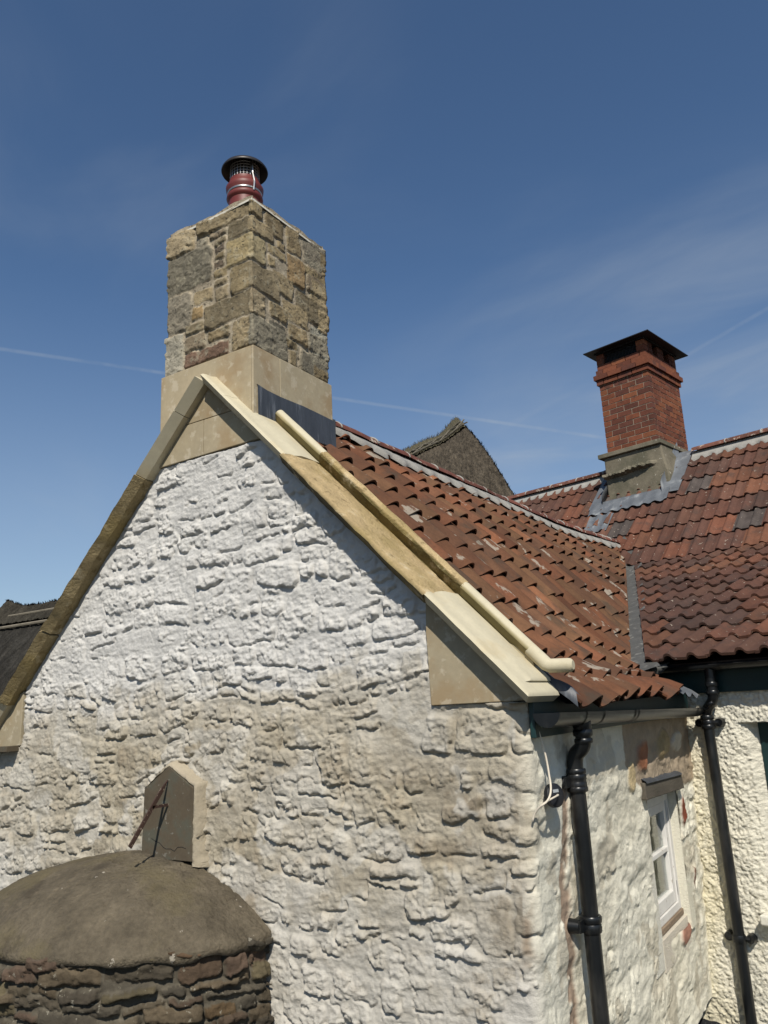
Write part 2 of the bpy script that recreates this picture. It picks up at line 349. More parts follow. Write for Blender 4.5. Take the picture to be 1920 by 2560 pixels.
# ------------------------------------------------------------------ rubble height fields
def courses(u0, u1, v0, v1, rng, h=(.09, .17), w=(.12, .34), gap=.022):
    out = []; v = v1
    while v > v0:
        hh = rng.uniform(*h); u = u0-rng.uniform(0, .2)
        while u < u1:
            ww = rng.uniform(*w)*(1.15 if hh > .13 else .9)
            if rng.random() < .22 and hh > .11:
                k = rng.uniform(.4, .6)
                out += [(u, v-hh*k, u+ww-gap, v-gap*.5, rng), (u, v-hh, u+ww-gap, v-hh*k-gap, rng)]
            else: out.append((u, v-hh+rng.uniform(-.015, .015), u+ww-gap, v-gap+rng.uniform(-.015, .012), rng))
            u += ww
        v -= hh
    return out
def random_rubble(u0, u1, v0, v1, rng, h=(.07, .17), w=(.09, .30), gap=.024):
    out = []; u = u0-rng.uniform(0, .2)
    while u < u1:
        bw = rng.uniform(.38, .80); v = v1+rng.uniform(0, .12)
        while v > v0:
            hh = rng.uniform(*h); a = u+rng.uniform(-.15, .12); e = u+bw+rng.uniform(-.12, .15)
            while a < e-.05:
                ww = min(rng.uniform(*w)*(1.2 if hh > .12 else .95), max(e-a, .07)); k = rng.random()
                if k < .20 and hh > .11:
                    f = rng.uniform(.38, .62); out += [(a, v-hh*f, a+ww-gap, v-gap*.6, rng), (a+rng.uniform(-.01, .02), v-hh, a+ww-gap, v-hh*f-gap, rng)]
                elif k < .95: out.append((a, v-hh+rng.uniform(-.02, .018), a+ww-gap, v-gap+rng.uniform(-.02, .018), rng))
                a += ww
            v -= hh
        u += bw
    return out
def rubble(U, Vv, stones, seed, du, amp=(.004, .024), warp=.022, rough=.009, soft=.020, bot=.35, mort=.006, smear=.012, rnd=(.35, .9), tilt=.05, fq=21, dome=.14, sag=0, crack=0):
    """height and stone index over a grid U[:,0], V[0,:] (ascending)"""
    wu = warp*fbm(U*6.5, Vv*6.5, 3, seed)+.010*fbm(U*24, Vv*24, 2, seed+5); wv = warp*.8*fbm(U*5.5+9, Vv*7, 3, seed+9)+sag*fbm(U*1.4, Vv*1.8, 2, seed+10)+.010*fbm(U*26, Vv*26, 2, seed+6)
    SM = smear*np.clip(fbm(U*4.2, Vv*6.5, 3, seed+22)*1.6+.15, 0, 1)
    MH = mort*fbm(U*8, Vv*16, 4, seed+20)+.007*fbm(U*2.0, Vv*2.0, 2, seed+23)+SM
    FX_, FY_ = U+.012*fbm(U*20, Vv*20, 2, seed+51), Vv+.012*fbm(U*20+5, Vv*20, 2, seed+52)
    RG = fbm(U*19, Vv*22, 4, seed+30, .68)*.45+facet(FX_*fq, FY_*fq*1.25, seed+60)*.42+facet(FX_*fq*2.3, FY_*fq*2.6, seed+70)*.22
    EN = np.clip(1+1.3*fbm(U*9, Vv*9, 2, seed+40), .35, 2.2)
    H = MH.copy(); CK = np.zeros(U.shape); ID = np.full(U.shape, -1, np.int32); us, vs = U[:, 0], Vv[0]
    for k, (a, b, c, d, rng) in enumerate(stones):
        m = .10
        i0, i1 = np.searchsorted(us, a-m), np.searchsorted(us, c+m); j0, j1 = np.searchsorted(vs, b-m), np.searchsorted(vs, d+m)
        hs = rng.uniform(*amp); gx, gy = rng.uniform(-.07, .07), rng.uniform(-.03, .12); rr = rng.uniform(.5, 1.6); an = rng.uniform(-tilt, tilt); rd = rng.uniform(*rnd)
        if i1-i0 < 2 or j1-j0 < 2: continue
        s = np.s_[i0:i1, j0:j1]; x0 = U[s]+wu[s]-(a+c)/2; y0 = Vv[s]+wv[s]-(b+d)/2
        x = x0*math.cos(an)+y0*math.sin(an); y = y0*math.cos(an)-x0*math.sin(an)
        hx, hy = (c-a)/2, (d-b)/2; r = min(hx, hy)*rd
        qx, qy = np.abs(x)-(hx-r), np.abs(y)-(hy-r)
        sd = np.hypot(np.maximum(qx, 0), np.maximum(qy, 0))+np.minimum(np.maximum(qx, qy), 0)-r
        e = min(soft, min(hx, hy)*.6)*EN[s]*(bot+(1.25-bot)*np.clip(y/hy*.5+.5, 0, 1))
        p = 1-ss(-e, e*.45, sd)
        f = hs*(1.05-dome*np.clip((x/hx)**2+(y/hy)**2, 0, 1.5))+gx*x-gy*y*.6+rough*rr*RG[s]
        CK[s] = np.maximum(CK[s], np.exp(-((sd+.002)/.0055)**2)*ss(.15, -.5, y/hy+.35*x/hx*(1 if rr > 1 else -1))*ss(.95, 1.35, EN[s]))
        h1 = p*np.maximum(f, -.004)+(1-p)*MH[s]; h0 = H[s]
        t = np.clip(.5+(h1-h0)/.012, 0, 1); hm = h0*(1-t)+h1*t+.003*t*(1-t)
        H[s] = np.where(p > .001, hm, h0); ID[s] = np.where(p > .45, k, ID[s])
    return H-crack*CK, ID
rng = random.Random(11)

# ================================================================== COTTAGE WING
cottage = tag(empty('cottage', (-3.0, 3.0, -1.3)), 'white limewashed stone cottage gable with cream stone coping and orange pantile roof', 'cottage')
def covR(x): return 3.571-1.033*(x+2.995)
def covL(x): return 3.599+1.011*(x+3.009)
# ---- rubble wall round the corner: gable along X, then the side wall along Y
XC, RC = -1.275, .05
LG = (XC-RC)+5.05; LA = RC*math.pi/2; LS = 2.86
du = .0056
ug = np.arange(0, LG+LA+LS, du); vg = np.arange(-.15, 3.72, du)
U, Vv = np.meshgrid(ug, vg, indexing='ij')
isg = U <= LG; th = np.clip((U-LG)/RC, 0, math.pi/2); sd = np.clip(U-LG-LA, 0, None)
BX = np.where(isg, -5.05+U, XC-RC+RC*np.sin(th)); BY = np.where(isg, 3.020, 3.020+RC-RC*np.cos(th)+sd)
NX = np.sin(th); NY = -np.cos(th)
bat = -.046*(1.7-Vv)*ss(LG-.5, LG+LA, U)
stones = []
_r = random.Random(17); _v = 3.85
while _v > -.3:                      # courses of changing height, split and doubled at random
    _h = _r.uniform(.075, .155); _u = -.2-_r.uniform(0, .2)
    while _u < LG+.02:
        _w = _r.uniform(.08, .27)*(1.25 if _h > .12 else 1); _k = _r.random()
        if _k < .26 and _h > .10:
            _f = _r.uniform(.35, .65); _m = _u+_w*_r.uniform(.35, .65)
            stones += [(_u, _v-_h*_f, _u+_w-.02, _v-.014, _r), (_u-.01, _v-_h, _m-.02, _v-_h*_f-.02, _r), (_m, _v-_h+.005, _u+_w-.02, _v-_h*_f-.018, _r)]
        elif _k < .34: stones.append((_u, _v-_h*1.55, _u+_w-.022, _v-.016, _r))
        elif _k < .96: stones.append((_u, _v-_h+_r.uniform(-.022, .020), _u+_w-_r.uniform(.014, .034), _v-.020+_r.uniform(-.022, .018), _r))
        _u += _w
    _v -= _h
sside = courses(LG+LA+.03, LG+LA+LS, -.3, 1.72, random.Random(21), (.11, .2), (.14, .36))
H1, ID1 = rubble(U, Vv, stones, 3, du, amp=(.002, .019), rough=.0160, soft=.0100, bot=.42, tilt=.17, smear=.0065, rnd=(.25, .75), sag=.065, warp=.026, mort=.005, crack=.017, fq=25)
H1 = H1+.0030*fbm(U*52, Vv*58, 2, 78)+.0022*fbm(U*14, Vv*75, 2, 79)
H2, ID2 = rubble(U, Vv, sside, 60, du, amp=(-.004, .010), rough=.0085, soft=.045, bot=.8, mort=.009, smear=.016, warp=.04, tilt=.15, fq=17)
kb = ss(LG-.02, LG+LA+.05, U); H = H1*(1-kb)+H2*kb
XX0 = BX
# flatten next to coping, panels
dR = (covR(XX0)-Vv)*.7; dL = (covL(XX0)-Vv)*.7
edge = np.where(isg, ss(-.02, .10, np.minimum(dR, dL)), 1); H = H*edge
def inpanel(x, z, g=0.0):
    return ((z > 3.17-g) | ((x > -1.70-g) & (z > 1.752-g) & (z < 2.10+g) & (x < -1.2)) | ((x < -4.60+g) & (z > 1.625-g))) & isg
H = np.where(inpanel(BX, Vv), -.02, H)
# top of the left wall stub below the kneeler
mask = np.where(isg, (Vv < np.minimum(covR(BX), covL(BX))+.045), Vv < 1.752)
W0, W1, WZ0, WZ1 = 4.66, 5.385, .40, 1.215           # opening of the small window in the side wall
wn_ = .012*fbm(U*7, Vv*7, 3, 400)
op = (BY > W0+wn_) & (BY < W1) & (Vv > WZ0+wn_) & (Vv < WZ1) & (U > LG+LA)
mask &= ~op
# colours
n1 = fbm(U*1.6, Vv*1.6, 4, 500); n2 = fbm(U*6, Vv*6, 4, 510); n3 = fbm(U*20, Vv*20, 3, 520)
white = np.array([.50, .488, .460]); beige = np.array([.345, .305, .230]); brown = np.array([.185, .150, .105]); cream = np.array([.66, .632, .525])
C = np.ones(U.shape+(3,))*white
rt = np.random.default_rng(12).uniform(size=(len(stones), 2)); tk = np.where(ID1 >= 0, rt[np.clip(ID1, 0, None), 0], .5)
lowt = (.45*ss(2.04, 1.62, Vv+.14*n1+.07*n2)+.55*ss(1.93, 1.80, Vv+.16*n1+.09*n2+.16*(tk-.5)))*(.72+.28*ss(-4.9, -3.6, BX))
lowt = lowt*np.clip(.9+.45*n1+.25*n2, .4, 1)*(1-.50*ss(1.20, .75, Vv+.15*n1+.08*n2))
C = C*(1-lowt[..., None])+beige*lowt[..., None]
def blob(x, z, rx, rz, k=.6): return ss(1.25, .45, np.sqrt(((BX-x)/rx)**2+((Vv-z)/rz)**2)+k*n2)
brk = .35+.75*ss(-.12, .22, n2+.6*n3+.16*(ID1 >= 0)-.25*tk)
br = .95*brk*np.clip(blob(-1.78, 1.50, .26, .12)*.7+blob(-1.50, 1.36, .24, .12)*.95+blob(-1.75, 1.17, .30, .07)*.75+blob(-2.35, 1.48, .35, .10)*.4+blob(-1.40, 1.0, .14, .3)*.6+blob(-2.0, 1.05, .10, .07)*.75+blob(-2.72, .85, .10, .35)*.7+blob(-3.0, 1.30, .5, .10)*.25, 0, 1)*isg
C = C*(1-.8*br[..., None])+brown*(.8*br[..., None])
sk = (np.where(ID1 >= 0, ss(.80, .84, rt[np.clip(ID1, 0, None), 1]), 0)*isg*lowt*ss(-.35, .25, n2+.4*n3)*.65)[..., None]
C = C*(1+.16*(tk-.5)*lowt)[..., None]; C = C*(1-sk)+np.array([.21, .178, .128])*sk
fl = (ss(.30, .45, n3*.6+n2*.6)*.35*isg*lowt)[..., None]; C = C*(1-fl)+np.array([.29, .235, .165])*fl
gr = (ss(.1, .5, n1)*ss(2.3, 1.6, Vv)*.25*isg)[..., None]; C = C*(1-gr)+np.array([.39, .37, .315])*gr
ww = (ss(.10, .22, fbm(U*4.5+7, Vv*5, 4, 541))*lowt*.55*isg)[..., None]; C = C*(1-ww)+np.array([.475, .458, .415])*ww
dd_ = (ss(.16, .26, fbm(U*7+2, Vv*11, 4, 551))*lowt*.40*isg)[..., None]; C = C*(1-dd_)+np.array([.255, .222, .165])*dd_
sidek = ss(LG-.01, LG+LA+.03, U+.03*n2)[..., None]
Cs = np.ones_like(C)*cream*(1+.05*n2[..., None]); yl = (ss(-.1, .6, n1)*.35)[..., None]; Cs = Cs*(1-yl)+np.array([.53, .475, .345])*yl
pt = (ss(.22, .34, fbm(U*5.5+3, Vv*4, 4, 533))*.6)[..., None]; Cs = Cs*(1-pt)+np.array([.42, .375, .285])*pt
C = C*(1-sidek)+Cs*sidek
# bare mortar above the small window with three stones showing, stripped strip by the downpipe, dark corner edge
def sblob(y, z, ry, rz, k=.5): return (ss(1.15, .75, np.sqrt(((BY-y)/ry)**2+((Vv-z)/rz)**2)+k*n2)*(U > LG+LA))[..., None]
y_l = 4.28+.35*ss(1.45, 1.18, Vv)+.03*n2
bare = (ss(-.01, .01, BY-y_l)*ss(1.17, 1.19, Vv+.03*n2)*(U > LG+LA))[..., None]
C = C*(1-bare)+np.array([.33, .265, .19])*(1+.15*n3[..., None])*bare
for y, z, ry, rz, cc in ((4.62, 1.42, .12, .085, (.30, .13, .07)), (5.02, 1.45, .16, .085, (.34, .26, .14)), (4.40, 1.33, .07, .07, (.48, .38, .22)), (5.45, 1.44, .12, .06, (.46, .42, .34)), (5.50, 1.03, .055, .10, (.20, .06, .035)), (5.28, .36, .13, .05, (.33, .17, .12)), (5.62, .60, .03, .08, (.16, .08, .055))):
    k = sblob(y, z, ry, rz); C = C*(1-k)+np.array(cc)*(1+.3*n3[..., None])*k
    H = H+.010*k[..., 0]
strip = (ss(.055, .03, np.abs(BY-3.372+.02*n2-.02*np.sin(Vv*5)))*ss(1.44, 1.36, Vv)*(U > LG+LA)*ss(-.45, -.05, n2+.5*n3))[..., None]
C = C*(1-strip)+np.array([.30, .225, .165])*(1+.35*n3[..., None])*strip; H = H-.012*strip[..., 0]
ce = (ss(.035, .0, np.abs(U-LG-.02+.03*n2))*ss(.05, .3, n1+n2)*.8)[..., None]; C = C*(1-ce)+np.array([.21, .155, .105])*ce
# cracks in the old limewash
ck = ss(.035, .0, np.abs(fbm(U*3.3, Vv*4.5, 4, 611)))*ss(.05, .3, fbm(U*1.3, Vv*1.3, 2, 620))*isg*ss(2.1, 1.7, Vv)
H = H-.010*ck
P3 = np.stack([BX+bat+NX*H, BY+NY*H, Vv], -1).reshape(-1, 3)
q = grid_quads(len(ug), len(vg), mask)
used = np.zeros(len(P3), bool); used[q.ravel()] = True; remap = np.cumsum(used)-1
wall = fast_quads('rubble_wall', P3[used], remap[q], M['lime'], cottage, np.clip(C.reshape(-1, 3)[used], .01, .82))
# the body behind the skin (keeps light out), back and far side
b = MB(); b.box((-1.44, 3.10, 1.5), (-1.31, 3.4, 1.76)); b.box((-5.0, 3.09, -1.3), (-1.42, 3.12, 1.6)); b.prism([(-4.9, 1.6), (-1.42, 1.6), (-1.42, 1.75), (-3.0, 3.40), (-4.75, 1.75)], (3.09, 3.12))
b.box((-1.46, 3.12, -1.3), (-1.43, 4.5, 1.62)); b.build('inner_wall', M['dark'], cottage)
b = MB(); b.box((-5.06, 3.02, -1.3), (-5.0, 10, 1.62), (.5, .48, .43)); b.build('side_wall', M['lime'], cottage)
# ---- ashlar panels
def panels(name, polys, y0, y1, cols):
    for poly, c in zip(polys, cols):
        m = MB(); m.prism(poly, (y0, y1), c); m.build(name, M['ashlar'], cottage, bevel=.003)
zR = lambda x: covR(x)+.02
zL = lambda x: covL(x)+.02
XP = -3.0
panels('apex_stone', [[(-3.46, 3.168), (-3.062, 3.172), (-3.062, 3.380), (-3.245, 3.380), (-3.44, covL(-3.44)+.02)],
                      [(-3.058, 3.172), (-2.60, 3.176), (-2.62, zR(-2.62)), (-2.80, 3.380), (-3.058, 3.380)],
                      [(-3.245, 3.383), (-2.80, 3.383), (XP, covR(XP)+.01), (XP-.02, covR(XP)+.01)]], 3.004, 3.06, [(.32, .268, .178), (.335, .28, .186), (.285, .232, .147)])
panels('kneeler_stone', [[(-1.695, 1.750), (-1.262, 1.752), (-1.24, zR(-1.24)), (-1.69, zR(-1.69)), (-1.70, 2.06)]], 3.003, 3.1, [(.300, .255, .172)])
panels('kneeler_stone', [[(-4.605, 1.632), (-4.602, 1.955), (-4.70, covL(-4.70)+.02), (-5.0, 1.62)]], 3.003, 3.1, [(.300, .255, .172)])
# slabs of left wall top (flat ledge under the left kneeler)
b = MB(); b.box((-5.05, 2.93, 1.60), (-4.62, 3.05, 1.63)); b.build('ledge_slate', M['slate'], cottage)

# ---- coping
def sweep(path, prof, dirn, rough=0, seed=1, seg=10):
    """path of (x,z) along the slope; prof of (y,n); returns verts, faces"""
    V, F = [], []; n = len(prof); (xa, za), (xb, zb) = path; L = math.hypot(xb-xa, zb-za); k = max(1, int(L/.03))
    tx, tz = (xb-xa)/L, (zb-za)/L; nx, nz = (-tz, tx) if dirn > 0 else (tz, -tx)
    if nz < 0: nx, nz = -nx, -nz
    for i in range(k+1):
        f = i/k
        for j, (y, h) in enumerate(prof):
            r = rough*float(fbm(np.array([i*.35+j*.9]), np.array([seed*3.1+j*.7]), 3, seed)[0]); r2 = rough*float(fbm(np.array([i*.3+j*1.3]), np.array([seed*5.7-j*.8]), 3, seed+4)[0])
            V.append((xa+(xb-xa)*f+nx*(h+r), y+r2, za+(zb-za)*f+nz*(h+r)))
    for i in range(k):
        for j in range(n): F.append((i*n+j, i*n+(j+1) % n, (i+1)*n+(j+1) % n, (i+1)*n+j))
    F += [tuple(range(n)), tuple(k*n+j for j in reversed(range(n)))]
    return V, F
arc = [(3.193+.030*math.cos(a), .099+.029*math.sin(a)) for a in np.linspace(math.pi*1.05, math.pi*.25, 9)]+[(3.245, .100)]
prof_new = [(3.025, -.012), (2.962, -.012), (2.910, .026), (2.924, .036), (2.948, .040), (2.98, .0395), (3.01, .048), (3.04, .055), (3.07, .057), (3.186, .056), (3.194, .056), (3.198, .056)]+arc+[(3.25, -.03)]
prof_old = [(3.025, -.016), (2.952, -.018), (2.900, .018), (2.918, .032), (2.955, .040), (3.00, .042), (3.05, .046), (3.10, .050), (3.15, .052), (3.184, .051), (3.192, .050), (3.198, .050)]+arc+[(3.25, -.03)]
def rpt(x): return (x, covR(x))
def lpt(x): return (x, covL(x))
CRM = (.475, .430, .310)
def cop(name, a, b_, prof, mat, dirn, rough, seed, bev=.004):
    V, F = sweep((a, b_), prof, dirn, rough, seed); m = MB(); n = len(prof)
    moss_shade = [(.060, .052, .032)]*2+[(.14, .11, .055)]+[(.40, .30, .16)]*7+[(.16, .125, .05)]*2+[(.10, .080, .030)]*2+[(.41, .31, .165)]*(n-15)+[(.1, .08, .045)]  # old stone: moss, with underside shade painted into the same dark colours
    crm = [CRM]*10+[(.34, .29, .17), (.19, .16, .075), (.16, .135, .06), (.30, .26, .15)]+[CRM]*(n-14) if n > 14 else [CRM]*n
    if dirn < 0: moss_shade = [(.26, .205, .11)]*3+[(.33, .255, .14)]*(n-3)
    m.add(V, F, [moss_shade[i % n] for i in range(len(V))] if mat == 'aged' else [crm[i % n] for i in range(len(V))]); return m.build(name, M[mat], cottage, auto=24)
XA = -3.002
j1, j2, j3 = -2.845, -2.435, -1.665
prof_short = prof_new[:9]+[(3.09, .057), (3.09, -.012)]
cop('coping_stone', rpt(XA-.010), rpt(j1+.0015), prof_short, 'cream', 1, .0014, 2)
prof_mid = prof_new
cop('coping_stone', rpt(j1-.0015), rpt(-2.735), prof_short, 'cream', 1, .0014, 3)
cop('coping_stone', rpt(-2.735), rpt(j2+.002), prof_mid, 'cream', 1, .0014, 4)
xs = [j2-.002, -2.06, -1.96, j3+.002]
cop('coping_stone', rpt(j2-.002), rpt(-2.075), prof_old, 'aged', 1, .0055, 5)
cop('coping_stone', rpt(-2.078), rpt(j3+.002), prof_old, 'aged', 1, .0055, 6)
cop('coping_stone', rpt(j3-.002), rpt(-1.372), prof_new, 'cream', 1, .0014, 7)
# kneeler end: the moulded return
def cov_prof():
    t = Vector((1, 0, -1.033)).normalized(); n = Vector((1.033, 0, 1)).normalized()
    q = lambda x, h: (x+n.x*h, covR(x)+n.z*h)
    return q
qn = cov_prof()
KX = list(zip((-1.2425, -1.212, -1.214, -1.231, -1.249, -1.241, -1.243, -1.262, -1.290), [p[1] for p in prof_new[1:10]]))
KY = [p[0] for p in prof_new[1:9]]+[3.10]; V, F = [], []; nk = len(KX); YB = 3.25
kz = lambda x, h: covR(x)+h*math.sqrt(1+1.033**2)
for (x, h), y in zip(KX, KY):
    q_ = qn(-1.372, h); V += [(q_[0], y, q_[1]), (x, y, kz(x, h)), (x, YB, kz(x, h))]
for k in range(nk-1): a = k*3; F += [(a, a+3, a+4, a+1), (a+1, a+4, a+5, a+2)]
n0 = len(V); zb_ = kz(*KX[0]); q_ = qn(-1.372, KX[-1][1])
V += [(q_[0], 3.195, q_[1]), (KX[-1][0], 3.195, kz(*KX[-1])), (-1.34, YB, zb_), (-1.34, 2.985, zb_), (-1.2425, 2.985, zb_)]
F += [((nk-1)*3, n0, n0+1, (nk-1)*3+1), (1, 2, n0+2, n0+3)]
b = MB(); b.add(V, F, CRM); b.prism([(-1.40, 1.80), (-1.291, 1.80), (-1.291, 1.935), (-1.33, 1.96), (-1.40, 2.0)], (3.188, 3.245), (.33, .29, .19))
b.build('kneeler_end', M['cream'], cottage, auto=35)
# rolled end of the roll moulding turned out level
pr = [Vector((0, 0, 0))]
ra, rb_ = qn(-1.374, .099), qn(-1.306, .099)
m = MB(); m.tube([(ra[0], 3.193, ra[1]), (rb_[0], 3.193, rb_[1]), (rb_[0]+.014, 3.193, rb_[1]-.007), (rb_[0]+.098, 3.193, rb_[1]-.010), (rb_[0]+.108, 3.193, rb_[1]-.010), (rb_[0]+.116, 3.193, rb_[1]-.010)], [.0295]*4+[.0265, .019], 20, CRM)
m.build('kneeler_roll', M['cream'], cottage, auto=40)
# left coping
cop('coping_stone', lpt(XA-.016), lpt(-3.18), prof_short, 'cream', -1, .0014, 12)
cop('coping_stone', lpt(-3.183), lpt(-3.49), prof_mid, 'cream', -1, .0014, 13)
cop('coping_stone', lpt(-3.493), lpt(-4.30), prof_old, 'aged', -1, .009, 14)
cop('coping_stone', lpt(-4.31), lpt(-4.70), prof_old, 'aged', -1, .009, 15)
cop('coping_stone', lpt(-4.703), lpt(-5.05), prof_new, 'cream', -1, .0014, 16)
# ---- pantile roof of the wing
def surfW(s, c): return wing(s, c)
def prof_pan(t):
    t = np.asarray(t, float); r = np.clip((t-.48)/.62, 0, 1); q = np.clip(t/.48, 0, 1)
    return np.where(t > .48, .054*np.sin(math.pi*r)**1.15, -.012*np.sin(math.pi*q)+.016*np.exp(-(t/.10)**2))
PT = [(.105, .051, .033), (.090, .044, .031), (.118, .056, .034), (.072, .040, .030), (.138, .056, .035), (.098, .060, .038), (.080, .050, .036), (.165, .068, .040), (.104, .066, .041), (.060, .038, .031)]
def palW(k, j, r):
    c = (np.array(r.choice(PT))*.5+np.array((.112, .054, .033))*.5)*r.uniform(.80, 1.02)*np.array((1.14, 1.04, .84))*(1+.35*float(fbm(np.array([k*.35]), np.array([j*.30]), 3, 61)[0]))
    if r.random() < .05: c = c*.6
    if r.random() < .05: c = c*1.4
    return c
roof = tile_sheet('pantile_roof', surfW, 12, 32, .243, prof_pan, .012, M['pantile'], cottage, palW, random.Random(4), seg=18, nl=3, c0=3.262, lift=.7, taper=.50, slip=.018)
off = .042
clip_wing(roof, off)
# far slope of the wing, same tiles mirrored
def surfF(s, c):
    X, Y, Z = wing(s, c); return 2*ridge_x(Y)-X, Y, Z
roofb = tile_sheet('pantile_roof', surfF, 12, 30, .243, prof_pan, .016, M['pantile'], cottage, palW, random.Random(6), seg=6, nl=1, c0=3.262)
# boarding under the tiles
V, F = [], []
ys = np.linspace(3.27, 11.0, 40); wsn = np.linspace(0.02, 1, 16)
for y in ys:
    for w_ in wsn:
        X, Y, Z = wing(w_, y); V.append((float(X), float(Y), float(Z)-.03))
for i in range(39):
    for j in range(15): a = i*16+j; F.append((a, a+16, a+17, a+1))
und = mesh_obj('roof_boarding', V, F, M['dark'], cottage)
clip_wing(und, .02)
# ridge tiles with mortar bedding
r_ = random.Random(3); y = 3.76
while y < valley_y(1.0)-.05:
    L_ = min(.46, valley_y(1.0)+.15-y); y1 = y+L_-.012
    m = MB(); V, F = [], []
    n = 9
    for yy in (y, (y+y1)/2, y1):
        for layer in (0, 1):
            for k in range(n):
                a = math.pi*(k/(n-1)); rx = .125-layer*.014; rz = .075-layer*.014
                V.append((float(ridge_x(yy))+rx*math.cos(a), yy, float(ridge_z(yy))+.018+rz*math.sin(a)-.03+.006*math.sin(yy*9)))
    for i in range(2):
        for k in range(n-1):
            a = i*2*n+k; F.append((a, a+1, a+1+2*n, a+2*n)); b_ = a+n; F.append((b_, b_+2*n, b_+1+2*n, b_+1))
    for e_ in (0, 2):
        for k in range(n-1): a = e_*2*n+k; F.append((a, a+n, a+n+1, a+1))
    m.add(V, F, np.array((.13, .048, .034))*r_.uniform(.75, 1.25)); m.build('ridge_tile', M['ridge'], cottage, auto=45)
    m = MB(); ry = y1+.004
    m.tube([(float(ridge_x(ry))+.125*math.cos(a), ry, float(ridge_z(ry))-.012+.073*math.sin(a)) for a in np.linspace(.05, math.pi-.05, 10)], .008, 6); m.build('mortar_joint', M['mortar'], cottage, smooth=True)
    y += L_
V, F = [], []; yy = np.arange(3.74, valley_y(1.0)+.05, .03)
for i, y in enumerate(yy):
    lo = .932+.02*float(fbm(np.array([y*5]), np.array([.3]), 3, 5)[0])+.012*math.sin((y-3.262)/.243*2*math.pi)
    for j, w_ in enumerate((lo, lo, .96, 1.0)):
        X, Y, Z = wing(w_, y); V.append((float(X)+(.035, .040, .02, .02)[j], y, float(Z)+(.020, .060, .070, .070)[j]+.004*float(fbm(np.array([y*20]), np.array([j]), 2, 8)[0])))
for i in range(len(yy)-1):
    for j in range(3): a = i*4+j; F.append((a, a+4, a+5, a+1))
mesh_obj('ridge_bedding', V, F, M['mortar'], cottage, smooth=True)
# valley lead between the two roofs
V, F = [], []
vp = [VAL[i] for i in range(4, 25)]
for i, p in enumerate(vp):
    d = (vp[min(i+1, len(vp)-1)]-vp[max(i-1, 0)]); n = Vector((d.y, -d.x, 0)).normalized()
    for f, h in ((-.16, .06), (-.085, .020), (0, -.012), (.085, .022), (.15, .02)):
        pp = p+n*f
        X, Y = pp.x, pp.y
        if f < 0: z = p.z+abs(f)*.30+.012
        elif f > 0: z = float(z_other((X-PO.x)*VO.x+(Y-PO.y)*VO.y))+.012
        else: z = p.z+.004
        V.append((X, Y, z+.004*((i % 6) == 0)))
for i in range(len(vp)-1):
    for j in range(4): a = i*5+j; F.append((a, a+1, a+6, a+5))
mesh_obj('valley_lead', V, F, M['leadv'], cottage, smooth=True)
# lead verge strip behind the kneeler and soaker at the eave end
m = MB()
vv_ = [wing(w_, 3.27) for w_ in np.linspace(-.01, .20, 14)]
V, F = [], []
for i, (X, Y, Z) in enumerate(vv_):
    bump_ = .010*math.sin(i*1.5); V += [(float(X), 3.240, float(Z)+.062+bump_), (float(X)+.004, 3.275, float(Z)+.050+bump_), (float(X)+.003, 3.240, float(Z)+.005)]
for i in range(13):
    a = i*3; F += [(a, a+1, a+4, a+3), (a, a+3, a+5, a+2)]
m.add(V, F); m.build('verge_lead', M['lead'], cottage, smooth=True)
V, F = [], []
for i, c in enumerate(np.linspace(5.16, 5.66, 9)):
    for w_ in (-.012, .015, .045):
        X, Y, Z = wing(w_, c); V.append((float(X), c, float(Z)+.022+.016*math.sin(i*1.9)-.02*(i/8)))
for i in range(8):
    for j in range(2): a = i*3+j; F.append((a, a+3, a+4, a+1))
mesh_obj('eave_lead', V, F, M['lead2'], cottage, smooth=True)

# ---- fascia, gutter, downpipe of the wing
b = MB(); b.box((-1.272, 3.045, 1.605), (-1.250, 5.80, 1.755)); b.build('fascia_board', M['green'], cottage, bevel=.002)
b = MB(); b.box((-1.40, 3.30, 1.66), (-1.272, 5.8, 1.69)); b.build('soffit', M['blackdull'], cottage)
def gutter(name, p0, p1, r, mat, parent, stop=True, lip=.004):
    p0, p1 = Vector(p0), Vector(p1); d = (p1-p0).normalized(); s = Vector((d.y, -d.x, 0)).normalized(); n = 15
    m = MB(); V, F = [], []
    for p in (p0, p1):
        for rr in (r, r-.003):
            for k in range(n):
                a = math.pi*k/(n-1); V.append(tuple(p+s*(rr*math.cos(a))+Vector((0, 0, -rr*math.sin(a)))))
    for k in range(n-1):
        F += [(k, k+1, 2*n+k+1, 2*n+k), (n+k, 3*n+k, 3*n+k+1, n+k+1)]
    for k in (0, n-1): F.append((k, 2*n+k, 3*n+k, n+k))
    if stop: F += [tuple(range(n)), tuple(range(2*n, 3*n))]
    m.add(V, F); return m.build(name, M[mat], parent, auto=40)
def gband(name, p, d, r, wid, mat, parent):
    p = Vector(p); d = Vector(d).normalized(); return gutter(name, p-d*wid/2, p+d*wid/2, r, mat, parent, stop=False)
GX, GZ = -1.190, 1.700
gut = gutter('gutter', (GX, 3.02, GZ), (GX, 5.72, GZ-.05), .056, 'black', cottage)
def gz(y): return GZ-.05*(y-3.02)/2.7
for y in (3.36, 3.60, 4.10, 4.16, 5.55):
    o = gband('gutter_union', (GX, y, gz(y)+.002), (0, 1, 0), .0605, .028, 'black', gut)
def ring(m, c, axis, r, h, seg=20):
    c = Vector(c); ax = Vector(axis).normalized(); m.tube([c-ax*h/2, c-ax*h/2*.6, c+ax*h/2*.6, c+ax*h/2], [r*.93, r, r, r*.93], seg)
def downpipe(name, parent, path, r, mat='black'):
    m = MB(); m.tube(path, r, 20); return m.build(name, M[mat], parent, auto=50)
